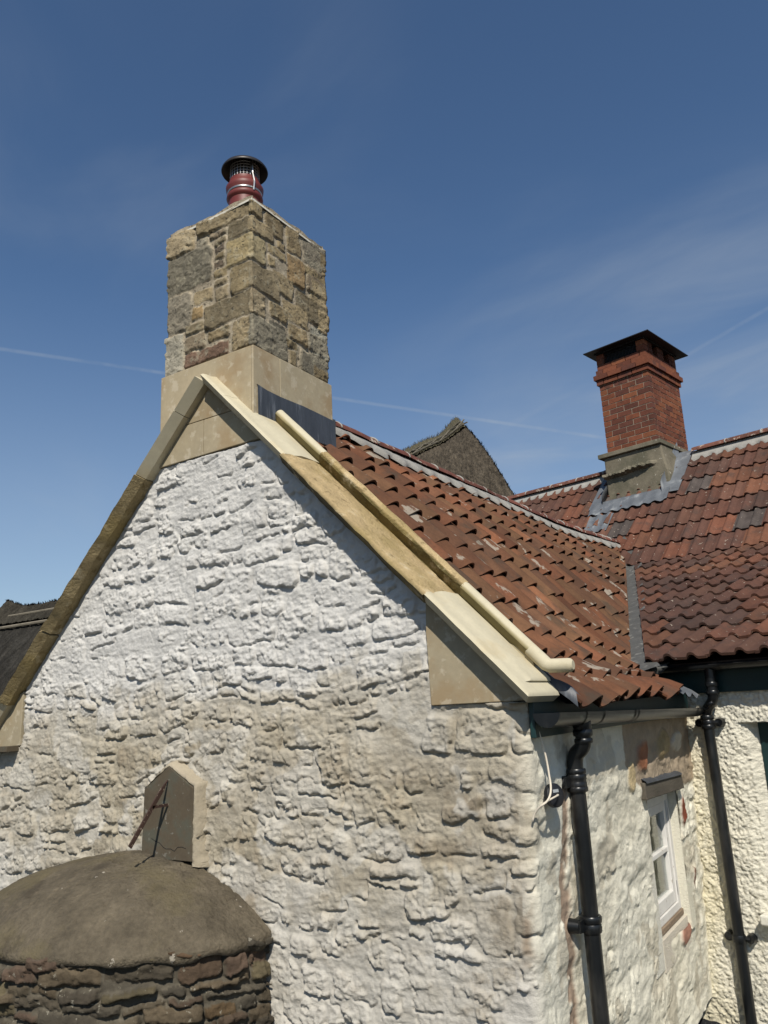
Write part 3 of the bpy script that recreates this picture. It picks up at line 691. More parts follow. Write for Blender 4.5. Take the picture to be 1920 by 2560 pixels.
def bez(a, b, c, d, n=12):
    a, b, c, d = map(Vector, (a, b, c, d)); return [a*(1-t)**3+b*3*t*(1-t)**2+c*3*t*t*(1-t)+d*t**3 for t in np.linspace(0, 1, n)]
PY, PX, GY = 3.442, -1.245, 3.425
dp = downpipe('downpipe', cottage, [(GX, GY, 1.65), (GX, GY, 1.60)]+bez((GX, GY, 1.595), (GX, GY, 1.50), (PX, PY, 1.56), (PX, PY, 1.46))+[(PX, PY, 1.42)], .034)
m = MB(); m.tube([(PX, PY, 1.44), (PX, PY, .35), (PX, PY, -.9)], .034, 20); m.build('pipe_length', M['black'], dp, auto=50)
m = MB(); ring(m, (GX, GY, 1.605), (0, 0, 1), .043, .028); ring(m, (GX, GY, 1.645), (0, 0, 1), .041, .05); ring(m, (GX, GY, 1.572), (0, 0, 1), .040, .02); m.build('outlet_collar', M['black'], dp, auto=40)
m = MB(); ring(m, (PX, PY, 1.445), (0, 0, 1), .044, .022); ring(m, (PX, PY, 1.405), (0, 0, 1), .041, .08); ring(m, (PX, PY, 1.372), (0, 0, 1), .045, .022); m.build('socket', M['black'], dp, auto=40)
for z in (1.405, .845):
    x = PX-.012; m = MB()
    ring(m, (PX, PY, z+.016), (0, 0, 1), .046 if z < 1 else .043, .026); ring(m, (PX, PY, z-.018), (0, 0, 1), .043, .034)
    m.tube([(x-.012, PY-.070, z), (x-.055, PY-.074, z)], [.026, .030], 16); m.box((x-.04, PY-.09, z-.022), (x-.002, PY, z+.022)); m.tube([(x-.02, PY+.075, z), (x-.055, PY+.078, z)], [.026, .030], 16); m.box((x-.04, PY, z-.022), (x-.002, PY+.09, z+.022))
    m.build('pipe_bracket', M['black'], dp, auto=40)

# ---- small window in the side wall
FX = -1.362
win = MB()
fy0, fy1, fz0, fz1 = 4.78, 5.385, .475, 1.160
win.box((FX-.06, fy0, fz1-.055), (FX, fy1, fz1)); win.box((FX-.06, fy1-.055, fz0), (FX, fy1, fz1-.0555)); win.box((FX-.06, fy0, fz0), (FX, fy0+.055, fz1-.0555)); win.box((FX-.06, fy0+.0552, fz0), (FX, fy1-.0552, fz0+.045))
window = win.build('window', M['white'], cottage, bevel=.003)
s = MB(); X0 = FX-.012
s.box((X0-.04, fy0+.058, fz0+.048), (X0+.004, fy0+.105, fz1-.058)); s.box((X0-.04, fy1-.112, fz0+.048), (X0+.004, fy1-.058, fz1-.058))
s.box((X0-.04, fy0+.1052, fz1-.11), (X0+.004, fy1-.1122, fz1-.058)); s.box((X0-.04, fy0+.1052, fz0+.048), (X0+.004, fy1-.1122, fz0+.118)); s.box((X0-.035, fy0+.1052, .815), (X0+.002, fy1-.1122, .842))
s.build('casement', M['white'], window, bevel=.004)
for za, zb in ((fz0+.118, .815), (.842, fz1-.11)):
    g = MB(); g.box((X0-.026, fy0+.10, za-.004), (X0-.021, fy1-.11, zb+.004)); g.build('pane', M['glass'], window)
g = MB(); g.box((FX-.16, fy0+.05, fz0), (FX-.155, fy1, fz1)); g.build('blind', M['blind'], window)
V, F = [], []
for i in range(30):
    y = fy0+.02+.30*i/29
    for z in (fz0+.06, fz1-.06): V.append((FX-.11+.012*math.sin(i*1.3), y, z))
for i in range(29): a = i*2; F.append((a, a+2, a+3, a+1))
mesh_obj('net_curtain', V, F, M['curtain'], window, smooth=True)
s = MB(); s.box((FX-.05, fy0+.02, .442), (FX+.012, fy1-.004, .474)); s.build('window_sill', M['barewood'], window, bevel=.004)
for z in (.60, 1.02):
    g = MB(); g.box((FX, fy1-.05, z-.04), (FX+.004, fy1-.035, z+.04)); g.box((FX, fy1-.05, z-.042), (FX+.003, fy1-.036, z+.042)); g.build('hinge', M['white'], window)
# reveal of the opening
m = MB(); m.box((FX-.30, W0-.05, .30), (-1.335, fy0+.01, 1.25), (.62, .60, .52)); m.box((FX-.30, fy1-.004, .36), (-1.312, 5.50, 1.22), (.64, .61, .50)); m.box((FX-.30, fy0, .28), (FX+.03, fy1+.03, .436), (.58, .53, .44)); m.box((FX-.30, fy0, fz1+.001), (FX+.006, fy1, 1.30), (.45, .42, .38))
m.build('window_reveal', M['rough'], cottage)
m = MB(); P = [(-1.44, 4.55, 1.200), (-1.44, 5.42, 1.175), (-1.44, 5.42, 1.262), (-1.44, 4.55, 1.290), (-1.258, 4.55, 1.196), (-1.258, 5.42, 1.168), (-1.266, 5.42, 1.254), (-1.266, 4.55, 1.284)]
m.add(P, [(0, 1, 2, 3), (4, 7, 6, 5), (0, 4, 5, 1), (3, 2, 6, 7), (0, 3, 7, 4), (1, 5, 6, 2)]); m.build('lintel', M['oak'], cottage, bevel=.006)
m = MB(); m.add([(-1.256, 4.57, 1.280), (-1.256, 5.40, 1.252), (-1.262, 5.40, 1.262), (-1.262, 4.57, 1.290), (-1.300, 4.58, 1.308), (-1.300, 5.40, 1.280)], [(0, 1, 2, 3), (3, 2, 5, 4)]); m.build('lintel_lead', M['lead'], cottage)

# ---- stone chimney on the ridge
CX0, CX1, CY0, CY1, CZ0, CZ1 = -3.415, -2.710, 3.03, 3.74, 3.742, 4.690
chim = MB(); g_ = .0015
cx, cy = CX0-.018, CY0-.018; ex, ey = CX1+.018, CY1+.018
chim.prism([(cx, 3.25), (-2.715-g_, 3.25), (-2.715-g_, CZ0), (cx, CZ0)], (CY0-.012, CY0+.2), (.35, .29, .19))
chim.box((-2.70-.012-g_, CY0-.012, 3.25), (CX1+.012, CY0+.215, CZ0), (.365, .305, .205)); chim.box((-2.9, CY0+.217, 3.0), (CX1+.012, CY1+.012, CZ0), (.35, .297, .2)); chim.box((cx, CY0+.205, 3.0), (-2.95, CY1+.012, CZ0), (.38, .31, .2))
chimney = chim.build('chimney', M['ashlar'], cottage, bevel=.004)
Wc, Hc = CX1-CX0, CZ1-CZ0
R0 = random.Random(77)
def sc(l, hgt=Hc, w=Wc): return [(a*w, (1-d/.945)*hgt, c*w, (1-b_/.945)*hgt, R0) for a, b_, c, d in l]
front = sc([(0.0, .0, .33, .155), (0, .165, .555, .42), (0, .43, .31, .675), (0, .685, .215, .94),
            (.345, .0, 1.0, .098), (.34, .11, .50, .175), (.50, .108, .70, .15), (.71, .108, 1, .215), (.565, .16, .70, .205), (.70, .22, 1, .395), (.57, .21, .69, .25), (.57, .258, .69, .30), (.57, .308, .69, .36), (.57, .37, .72, .43), (.745, .402, 1, .575), (.57, .435, .73, .47),
            (.32, .46, .56, .545), (.58, .485, .73, .575), (.30, .56, .44, .64), (.455, .582, 1, .735), (.23, .655, .45, .72), (.225, .73, .47, .83), (.49, .745, .74, .82), (.755, .745, 1, .94), (.23, .845, .74, .93)])
right_ = sc([(0, .0, .15, .098), (.17, .0, .42, .15), (.45, .0, .65, .18), (.68, .0, 1, .16), (0, .108, .28, .215), (0, .22, .18, .395), (.20, .225, .43, .285), (.31, .165, .44, .215), (.45, .195, .70, .385), (.72, .175, 1, .365), (.20, .30, .30, .37), (.25, .375, .54, .51), (.57, .40, 1, .58),
             (0, .402, .36, .575), (.38, .525, .74, .655), (.76, .60, 1, .79), (0, .582, .18, .735), (.22, .60, .44, .69), (.46, .67, .72, .765), (.20, .715, .42, .77), (.40, .775, .58, .83), (0, .745, .44, .94), (.46, .84, .57, .94), (.60, .80, 1, .94)])
back = courses(0, Wc, 0, Hc, random.Random(31), (.12, .2), (.14, .3)); leftf = courses(0, Wc, 0, Hc, random.Random(32), (.12, .2), (.14, .3))
allst = []
for k, fs in enumerate((front, right_, back, leftf)):
    for a, b_, c, d, r in fs: allst.append((a+k*Wc+(.004 if a > .001 else -.03), b_, min(c, Wc)+k*Wc-(.004 if c < Wc-.001 else -.03), d, r))
n_per = 4*112+1; uc = np.linspace(0, 4*Wc, n_per); vc = np.linspace(-.004, Hc+.03, 155)
Uc, Vc = np.meshgrid(uc, vc, indexing='ij')
Hh, Ic = rubble(Uc, Vc, allst, 900, uc[1], amp=(.010, .016), warp=.009, rough=.0085, soft=.006, bot=.8, mort=.003, smear=.005, rnd=(.12, .4), tilt=.015, dome=.05, fq=19)
side = np.minimum((Uc/Wc).astype(int), 3); loc_ = Uc-side*Wc
dx = np.array([1, 0, -1, 0]); dy = np.array([0, 1, 0, -1]); nx = np.array([0, 1, 0, -1]); ny = np.array([-1, 0, 1, 0])
ox = np.array([CX0, CX1, CX1, CX0]); oy = np.array([CY0, CY0, CY1, CY1])
Hh[-1] = Hh[0]
nX = nx[side].astype(float); nY = ny[side].astype(float)
for k in range(5):
    i = min(k*112, n_per-1); s_ = k % 4; p_ = (k-1) % 4; nX[i] = nx[s_]+nx[p_]; nY[i] = ny[s_]+ny[p_]
hd = Hh-.014
topk = .03*fbm(Uc*9, Vc*0+1, 3, 44)
Px = ox[side]+dx[side]*loc_+nX*hd; Py = oy[side]+dy[side]*loc_+nY*hd; Pz = CZ0+Vc*(1+topk*.4)+.012*fbm(Uc*12, Vc*0, 2, 45)*(Vc/Hc)
pal = [(.235, .185, .105), (.20, .157, .09), (.25, .198, .117), (.175, .142, .088), (.27, .217, .136), (.21, .163, .094), (.195, .155, .103), (.18, .158, .118), (.19, .17, .125)]
Rp = random.Random(5); sc_ = np.array([np.array(Rp.choice(pal))*Rp.uniform(.78, 1.18) for _ in allst])
def setc(face, idx, c): sc_[sum(len(x) for x in (front, right_, back, leftf)[:face])+idx] = c
setc(0, 9, (.27, .215, .115)); setc(0, 24, (.15, .095, .065)); setc(0, 3, (.30, .275, .215)); setc(1, 5, (.29, .24, .14)); setc(1, 8, (.27, .19, .10)); setc(1, 14, (.26, .205, .12)); setc(1, 15, (.27, .255, .20)); setc(1, 19, (.10, .092, .07)); setc(0, 12, (.11, .085, .06)); setc(0, 10, (.10, .08, .06)); setc(0, 18, (.24, .17, .085))
Cc = np.where((Ic >= 0)[..., None], sc_[np.clip(Ic, 0, None)], np.array([.30, .255, .185])*(1+.2*fbm(Uc*30, Vc*30, 3, 9))[..., None])
Cc = Cc*(1+.30*fbm(Uc*14, Vc*14, 4, 70))[..., None]
fast_quads('stone_shaft', np.stack([Px, Py, Pz], -1).reshape(-1, 3), grid_quads(n_per, 155), M['chimstone'], chimney, np.clip(Cc.reshape(-1, 3), .01, .6))
# flaunching on top
m = MB(); rings = []
for f, z in ((1.0, -.012), (.97, .012), (.6, .035), (.42, .05)):
    rings.append([(( CX0+CX1)/2+sx*(Wc/2)*f, (CY0+CY1)/2+sy*(Wc/2)*f, CZ1+z) for sx, sy in ((-1, -1), (0, -1), (1, -1), (1, 0), (1, 1), (0, 1), (-1, 1), (-1, 0))])
V = sum(rings, []); F = [(i*8+k, i*8+(k+1) % 8, (i+1)*8+(k+1) % 8, (i+1)*8+k) for i in range(3) for k in range(8)]+[tuple(range(24, 32))]
m.add(V, F); m.build('flaunching', M['chimortar'], chimney)
pc = (-3.078, 3.375, 4.70)
class PB(MB):
    def build(s, *a, **k):
        s.v = [(pc[0]+(x-pc[0])*.745, pc[1]+(y-pc[1])*.745, pc[2]+(z-pc[2])*.84) for x, y, z in s.v]; return MB.build(s, *a, **k)
m = PB(); m.lathe(pc, [(.150, -.02), (.142, .20), (.138, .36), (.152, .372), (.160, .385), (.156, .405), (.146, .415), (.150, .43), (.162, .455), (.165, .48), (.150, .50), (.138, .515), (.134, .545), (.120, .545), (.115, .45)], 40); m.build('chimney_pot', M['potred'], chimney, auto=45)
m = PB(); m.lathe(pc, [(.1485, .417), (.153, .420), (.153, .434), (.1485, .437)], 40); m.build('clamp_band', M['steel'], chimney, smooth=True)
for a in (3.3, 5.95, 1.5):
    m = PB(); ca, sa = math.cos(a), math.sin(a); m.tube([(pc[0]+ca*.158, pc[1]+sa*.158, pc[2]+.40), (pc[0]+ca*.172, pc[1]+sa*.172, pc[2]+.47), (pc[0]+ca*.142, pc[1]+sa*.142, pc[2]+.56), (pc[0]+ca*.138, pc[1]+sa*.138, pc[2]+.70)], .009, 6); m.build('cowl_strap', M['steel'], chimney)
m = PB()
for k in range(28):
    a = 2*math.pi*k/28; m.tube([(pc[0]+.128*math.cos(a), pc[1]+.128*math.sin(a), pc[2]+.53), (pc[0]+.128*math.cos(a), pc[1]+.128*math.sin(a), pc[2]+.70)], .0028, 5)
for z in (.56, .585, .61, .635, .66): m.tube([(pc[0]+.128*math.cos(a), pc[1]+.128*math.sin(a), pc[2]+z) for a in np.linspace(0, 2*math.pi, 33)], .0025, 5, cap=False)
m.build('cowl_mesh', M['steel'], chimney)
m = PB(); m.lathe(pc, [(.001, .74), (.06, .735), (.13, .71), (.19, .668), (.203, .650), (.206, .640), (.203, .634), (.188, .646), (.13, .69), (.001, .725)], 44); m.build('cowl_cap', M['cowl'], chimney, auto=50)
m = PB(); m.lathe(pc, [(.115, .50), (.115, .69)], 24); m.build('flue_liner', M['cowl'], chimney, smooth=True)
# lead flashing against the chimney and its apron
m = MB(); x = CX1+.020
tp = [(3.045, 3.510), (3.12, 3.50), (3.25, 3.497), (3.45, 3.505), (3.60, 3.503), (3.757, 3.500)]
for i, (y, z) in enumerate(tp): pass
V = [(x, y, z) for y, z in tp]+[(x+.004, y, z) for y, z in zip((3.045, 3.12, 3.25, 3.45, 3.60, 3.762), (3.25, 3.24, 3.24, 3.30, 3.315, 3.325))]+[(x-.012, y, z+.006) for y, z in tp]
F = [(i, i+1, i+7, i+6) for i in range(5)]+[(i, i+12, i+13, i+1) for i in range(5)]; m.add(V, F)
m.add([(x+.004, 3.762, 3.51), (x+.004, 3.762, 3.30), (x-.35, 3.764, 3.66), (x-.35, 3.764, 3.70)], [(0, 1, 2, 3)])
m.build('lead_flashing', M['lead'], chimney)
V, F = [], []
for i, y in enumerate(np.linspace(3.29, 4.02, 14)):
    for j, w_ in enumerate((.70, .76, .84)):
        X, Y, Z = wing(w_+(.0 if y < 3.8 else -.0), y); sl = (y-3.29)/.73
        X, Y, Z = wing(.835-.075*j-.085*sl, 3.275+.13*(2-j)*.0+.055*(2-j)+.0*y+(sl*.0), ) if False else wing(w_-.10*sl, y-.0)
        V.append((float(X), float(Y), float(Z)+.052+.008*math.sin(i*.9)))
for i in range(13):
    for j in range(2): a = i*3+j; F.append((a, a+3, a+4, a+1))
# narrow apron lying over the first tile column beside the roll
V, F = [], []
for i, w_ in enumerate(np.linspace(.52, .80, 12)):
    for j, y in enumerate((3.255, 3.30, 3.36+.05*(i/11), 3.405+.05*(i/11))):
        X, Y, Z = wing(w_, y); V.append((float(X), y, float(Z)+(.075, .062, .056, .052)[j]))
for i in range(11):
    for j in range(3): a = i*4+j; F.append((a, a+4, a+5, a+1))
mesh_obj('lead_apron', V, F, M['lead'], chimney, smooth=True)

# ================================================================== ROUGHCAST FARMHOUSE BEHIND
house = tag(empty('farmhouse', ob(3, -2, -1.3)), 'roughcast farmhouse with red tiled roof and red brick chimney behind the white gable', 'house')
A0, A1 = -3.4, 5.2
WV = -4.64
def surfO(v0, z0, v1, z1):
    def f(s, c):
        v = v0+(v1-v0)*s; z = z0+(z1-z0)*s-.012*np.sin(c*1.1+1); s2 = s*0
        return PO.x+UO.x*c+VO.x*v, PO.y+UO.y*c+VO.y*v, z+s2
    return f
def prof_rom(t):
    r = np.abs(((t*2+.12) % 1.0)-.5)
    return .032*np.sqrt(np.clip(1-(r/.21)**2, 0, 1))**1.0*(r < .21)+.002*np.sin(t*2*math.pi)
PO_T = [(.130, .052, .034), (.110, .046, .032), (.148, .056, .034), (.095, .043, .032), (.155, .064, .038), (.082, .042, .033), (.118, .054, .038)]
def palO(k, j, r):
    c = np.array(r.choice(PO_T))*r.uniform(.66, 1.0)*np.array((1, 1.02, .94))
    if r.random() < .09: c = np.array((.062, .050, .044))*r.uniform(.8, 1.2)
    return c
def palO2(k, j, r):
    c = np.array(r.choice(PO_T))*r.uniform(.62, .88)*np.array((.94, 1.02, .96))
    return c
ncol = int((A1-A0)/.315)
lowr = tile_sheet('lower_roof', surfO(EV, EZ, BV, BZ), 11, ncol, .315, prof_rom, .018, M['roman'], house, palO2, random.Random(9), seg=24, nl=2, stag=.5, c0=A0)
upr = tile_sheet('upper_roof', surfO(BV+.0, BZ, RV, RZ), 7, ncol, .315, prof_rom, .018, M['roman'], house, palO, random.Random(10), seg=24, nl=2, stag=.5, c0=A0, under=0)
offo = .055
bisect(lowr, VB+N1*offo, N1, True)
def surfB(s, c): v = 2*RV-(BV-3+(RV-BV+3)*s); z = RZ-(RV-BV+3)*(1-s); return PO.x+UO.x*c+VO.x*v, PO.y+UO.y*c+VO.y*v, z+0*c
V = [ob(A0, RV, RZ+.02), ob(A1, RV, RZ+.02), ob(A1, RV+4.5, RZ-3.8), ob(A0, RV+4.5, RZ-3.8)]
mesh_obj('rear_roof', V, [(0, 1, 2, 3)], M['pantile'], house, [(.13, .05, .035)]*4)
V = [ob(A0, RV, RZ-.05), ob(A1, RV, RZ-.05), ob(A1, BV, BZ-.05), ob(A0, BV, BZ-.05), ob(A1, EV+.03, EZ-.03), ob(A0, EV+.03, EZ-.03)]
mesh_obj('roof_boarding', V[:4], [(0, 3, 2, 1)], M['dark'], house)
und2 = mesh_obj('roof_boarding', V[2:], [(1, 3, 2, 0)], M['dark'], house)
bisect(und2, VB+N1*.03, N1, True)
# ridge of the farmhouse
r_ = random.Random(8)
for a0, a1 in ((A0, -.93), (.30, A1)):
    a = a0
    while a < a1-.05:
        L_ = min(.47, a1-a); V, F = [], []; n = 9
        for aa in (a, a+L_-.012):
            for k in range(n):
                q_ = math.pi*k/(n-1); V.append(ob(aa, RV+.13*math.cos(q_), RZ+.015+.082*math.sin(q_)))
        for k in range(n-1): F.append((k, k+1, n+k+1, n+k))
        m = MB(); m.add(V, F, np.array((.125, .052, .036))*r_.uniform(.7, 1.2)); m.build('ridge_tile', M['ridge'], house, auto=45)
        m = MB(); m.tube([ob(a+L_-.006, RV+.132*math.cos(q_), RZ+.013+.082*math.sin(q_)) for q_ in np.linspace(.05, 3.09, 10)], .009, 6); m.build('mortar_joint', M['mortar'], house, smooth=True)
        a += L_
    V, F = [], []; aa = np.arange(a0, a1, .03)
    for a in aa:
        lo = .135+.022*float(fbm(np.array([a*6]), np.array([2.]), 3, 15)[0])+.012*math.cos(a/.1575*2*math.pi)
        for d, h in ((lo+.01, .020), (lo+.012, .062), (.12, .070), (.06, .090)): V.append(ob(a, RV-d-(.0), RZ-d+h))
    for i in range(len(aa)-1):
        for j in range(3): k = i*4+j; F.append((k, k+1, k+5, k+4))
    mesh_obj('ridge_bedding', V, F, M['mortar'], house, smooth=True)
# ---- red brick chimney
CW, CD = .757, 1.02
b = MB()
ch = .0812
zb = 5.165
core = MB(); core.box((-CW+.0045, .0045, zb), (-.0045, CD-.0045, zb+16*ch-.03), fr=ob)
r_ = random.Random(14)
BR = [(.175, .060, .032), (.15, .052, .030), (.205, .075, .037), (.13, .048, .031), (.165, .058, .032), (.11, .043, .030)]
def bc(): return np.array(r_.choice(BR))*r_.uniform(.8, 1.12)
def course(z0, z1, pr, k, hole=None):
    x0, x1, y0, y1 = -CW-pr, pr, -pr, CD+pr; dpt = .10; J = .0115
    def run(a, b_, place):
        ln = b_-a; x = a; first = (.112 if k % 2 else .225)
        while x < b_-.01:
            l = min(first, b_-x); first = .225
            if b_-x-l < .05: l = b_-x
            place(x+J/2 if x > a else x, x+l-J/2 if x+l < b_-.001 else x+l); x += l
    z0_, z1_ = z0+J/2, z1-J/2
    def put(lo, hi):
        b.box(lo, hi, bc(), fr=ob, jit=.0018, rng=r_)
    run(x0, x1, lambda p, q_: None if hole and p > hole[0] and q_ < hole[1] else put((p, y0, z0_), (q_, y0+dpt, z1_)))
    run(x0, x1, lambda p, q_: put((p, y1-dpt, z0_), (q_, y1, z1_)))
    run(y0+dpt+J, y1-dpt-J, lambda p, q_: put((x1-dpt, p, z0_), (x1, q_, z1_)))
    run(y0+dpt+J, y1-dpt-J, lambda p, q_: put((x0, p, z0_), (x0+dpt, q_, z1_)))
z = zb; k = 0
while z < 6.16: course(z, z+ch, 0, k); z += ch; k += 1
course(z, z+ch, .026, k); z += ch; k += 1
course(z, z+ch, .055, k); z += ch; k += 1
course(z, z+ch, .022, k); z += ch; k += 1
course(z, z+ch, .0, k); z += ch; k += 1
zt = z
brick = b.build('brick_chimney', M['brick'], house)
core.build('mortar_core', M['bmortar'], brick)
m = MB(); b = MB()
for sx in (0, 1):
    for sy in (0, 1): pass
for x0, x1, y0, y1, dk in ((-CW, -CW+.12, 0, .12, 1), (-.12, 0, 0, .12, 1), (-CW, -CW+.12, CD-.12, CD, 1), (-.12, 0, CD-.12, CD, 1), (-.11, 0, .13, .26, .6), (-.11, 0, .42, .62, .6), (-.11, 0, .80, .89, .6)):
    b = MB()
    b.box((x0+.008, y0+.008, zt), (x1-.008, y1-.008, zt+2*ch), (.2, .17, .13), fr=ob)
    for z_ in (zt, zt+ch): b.box((x0, y0, z_+.004), (x1, y1, z_+ch-.004), np.array(bc())*dk, fr=ob, jit=.001, rng=r_)
    b.build('vent_pier', M['brick'], brick)
m = MB(); m.box((-CW+.10, .10, zt-.06), (-.10, CD-.10, zt+2*ch+.02), fr=ob); m.build('flue_void', M['dark'], brick)
m = MB()
for i in range(26):
    a = -CW+.10+(CW-.2)*i/25; m.tube([ob(a, .03, zt-.03), ob(a, .03, zt+2*ch+.02)], .004, 5)
for i in range(30): pass
for zz in (zt+.03, zt+.07, zt+.11, zt+.15): m.tube([ob(-CW+.02, .026, zz), ob(-.02, .026, zz)], .003, 5)
m.build('vent_grille', M['blackmetal'], brick)
zc = zt+2*ch+.004
m = MB(); m.box((-CW-.02, -.02, zc), (.02, CD+.02, zc+.03), fr=ob)
lo = [ob(-CW-.125, -.15, zc+.02), ob(.15, -.15, zc+.02), ob(.15, CD+.15, zc+.02), ob(-CW-.125, CD+.15, zc+.02)]; hi_ = [ob(-CW/2-.02, CD/2-.05, zc+.17), ob(-CW/2+.02, CD/2+.05, zc+.17)]
m.add(lo+[(x, y, z+.012) for x, y, z in lo]+[hi_[0], hi_[1]], [(0, 1, 2, 3), (0, 4, 5, 1), (1, 5, 6, 2), (2, 6, 7, 3), (3, 7, 4, 0), (4, 8, 5), (5, 8, 9, 6), (6, 9, 7), (7, 9, 8, 4)])
m.build('chimney_cap', M['blackmetal'], brick)
# concrete base, ledge and lead
m = MB(); m.prism([(-CW-.055, 4.30), (.105, 4.30), (.12, 4.50), (.11, 4.72), (.075, 4.90), (.055, 5.10), (-CW-.055, 5.10)], (-.035, CD+.04), fr=ob)
m.build('render_base', M['concrete'], brick, bevel=.02)
m = MB(); m.box((-CW-.125, -.075, 5.10), (.075, CD+.075, 5.163), fr=ob); m.build('base_slab', M['concrete'], brick, bevel=.006)
V, F = [], []; n = 40
for i in range(n+1):
    a = -CW-.07+(CW+.06)*i/n; r1 = float(fbm(np.array([i*.42]), np.array([.5]), 3, 91)[0]); r2 = float(fbm(np.array([i*.6]), np.array([7.5]), 3, 92)[0])
    tpr = min(1, (n-i)/10); z = 4.815+.045*(i/n)+.018*r1
    V += [ob(a, -.03, z+.045), ob(a, -.03-(.075+.025*r2)*tpr, z+.018+.015*r1), ob(a, -.03-(.085+.03*r1)*tpr, z-.012+.02*r2), ob(a, -.03, z-.045+.02*r2)]
for i in range(n):
    for j in range(3): q_ = i*4+j; F.append((q_, q_+4, q_+5, q_+1))
mesh_obj('broken_ledge', V, F, M['concrete'], brick)
m = MB()
zs = lambda v: BZ+(v-BV)*(RZ-BZ)/(RV-BV)
V = [ob(-CW-.06, -.045, 4.475), ob(.06, -.045, 4.475), ob(.07, -.055, 4.385), ob(-CW-.07, -.055, 4.385), ob(.10, -.20, zs(-.20)+.075), ob(-CW-.12, -.20, zs(-.20)+.075), ob(-CW-.3, -.30, zs(-.30)+.055), ob(.16, -.30, zs(-.30)+.055)]
m.add(V, [(0, 3, 2, 1), (3, 5, 4, 2)])
nn = 36
V = [ob(-CW-.25+(CW+.42)*i/nn, -.18, zs(-.18)+.118) for i in range(nn+1)]+[ob(-CW-.25+(CW+.42)*i/nn, -.335-.01*math.sin(i*.7), zs(-.335)+.078+.014*math.cos((-CW-.25+(CW+.42)*i/nn)/.1575*2*math.pi)) for i in range(nn+1)]
m.add(V, [(i, i+1, nn+2+i, nn+1+i) for i in range(nn)])
m.build('lead_apron', M['lead2'], brick, smooth=True)
for sgn, a0 in ((1, .055), (-1, -CW-.055)):
    V, F = [], []
    for i, v in enumerate(np.linspace(-.22, RV+.02, 10)):
        zz = zs(min(v, RV))
        V += [ob(a0+sgn*.006, v, zz+.24+.05*(i % 2)*.3), ob(a0+sgn*.012, v, zz+.085), ob(a0+sgn*.13, v, zz+.078+.008*math.sin(i)), ob(a0+sgn*.235, v, zz+.072)]
    for i in range(9):
        for j in range(3): q_ = i*4+j; F.append((q_, q_+1, q_+5, q_+4))
    mesh_obj('side_flashing', V, F, M['lead2'], brick, smooth=True)
# a lead tile and slipped slate patches below the chimney
V, F = [], []
for i in range(13):
    a = -CW-.20+.36*i/12; hh = float(prof_rom(np.array([((a-A0)/.315) % 1.0]))[0])
    for v in (-.34, -.48, -.62): V.append(ob(a, v, zs(v)+.052+hh))
for i in range(12):
    for j in range(2): q_ = i*3+j; F.append((q_, q_+1, q_+4, q_+3))
mesh_obj('lead_tile', V, F, M['lead2'], house, smooth=True)

# ---- roughcast wall
wa0, wa1, wz0, wz1 = 1.72, 3.6, -.55, 1.80
da = .0055
ga = np.arange(wa0, wa1, da); gz_ = np.arange(wz0, wz1, da)
UA, UZ = np.meshgrid(ga, gz_, indexing='ij')
WA0, WZ1_, WZ0_ = 2.372, 1.545, .40           # window opening left edge, top, bottom
peb = ss(-.45, .45, fbm(UA*54, UZ*54, 2, 300, .7))*.75+fbm(UA*85, UZ*85, 1, 310)*.35+.5*fbm(UA*17, UZ*17, 2, 311)
Hr = .0115*peb+.010*fbm(UA*3, UZ*3, 3, 320)
opn = ss(-.004, .0, UA-WA0)*ss(-.004, .0, WZ1_-UZ)*ss(.0, .004, UZ-WZ0_)
dd = np.minimum(UA-WA0, np.minimum(WZ1_-UZ, UZ-WZ0_))
rec = np.where(UA > WA0, np.clip(dd/.085, 0, 1)*.085, 0)*(UZ < WZ1_)*(UZ > WZ0_)
spl = (.022*ss(-.09, .0, UA-WA0)+.125*np.clip((UA-WA0)/.075, 0, 1))*(UZ < WZ1_)*(UZ > WZ0_)
Hr = Hr-spl
maskr = ~((UA > WA0+.085) & (UZ < WZ1_-.03) & (UZ > WZ0_+.0))
n1 = fbm(UA*2, UZ*2, 3, 330)
Cr = np.ones(UA.shape+(3,))*np.array([.63, .60, .50])*(1+.06*fbm(UA*12, UZ*12, 3, 331))[..., None]
k = (ss(.25, -.25, UA-2.0+.25*n1)*.55)[..., None]; Cr = Cr*(1-k)+np.array([.60, .53, .33])*k
k = (ss(.06, .0, np.abs(UA-2.10-.02*n1))*ss(-.1, .4, n1)*.35)[..., None]; Cr = Cr*(1-k)+np.array([.33, .28, .20])*k
pv = np.stack([PO.x+UO.x*UA+VO.x*(WV-Hr), PO.y+UO.y*UA+VO.y*(WV-Hr), UZ], -1).reshape(-1, 3)
q = grid_quads(len(ga), len(gz_), maskr); used = np.zeros(len(pv), bool); used[q.ravel()] = True; remap = np.cumsum(used)-1
fast_quads('roughcast_wall', pv[used], remap[q], M['rough'], house, np.clip(Cr.reshape(-1, 3)[used], .02, .8))
m = MB(); m.box((1.0, WV+.02, -1.3), (1.75, WV+.06, 1.9), (.6, .56, .44), fr=ob); m.box((1.7, WV+.0, -1.3), (5.0, WV+.05, -.5), (.6, .56, .44), fr=ob); m.box((3.55, WV+.002, -.5), (5.0, WV+.05, 1.9), (.6, .56, .44), fr=ob); m.box((4.96, WV+.05, -1.3), (5.0, 4.5, 1.9), (.6, .56, .44), fr=ob)
m.build('plain_wall', M['rough'], house)
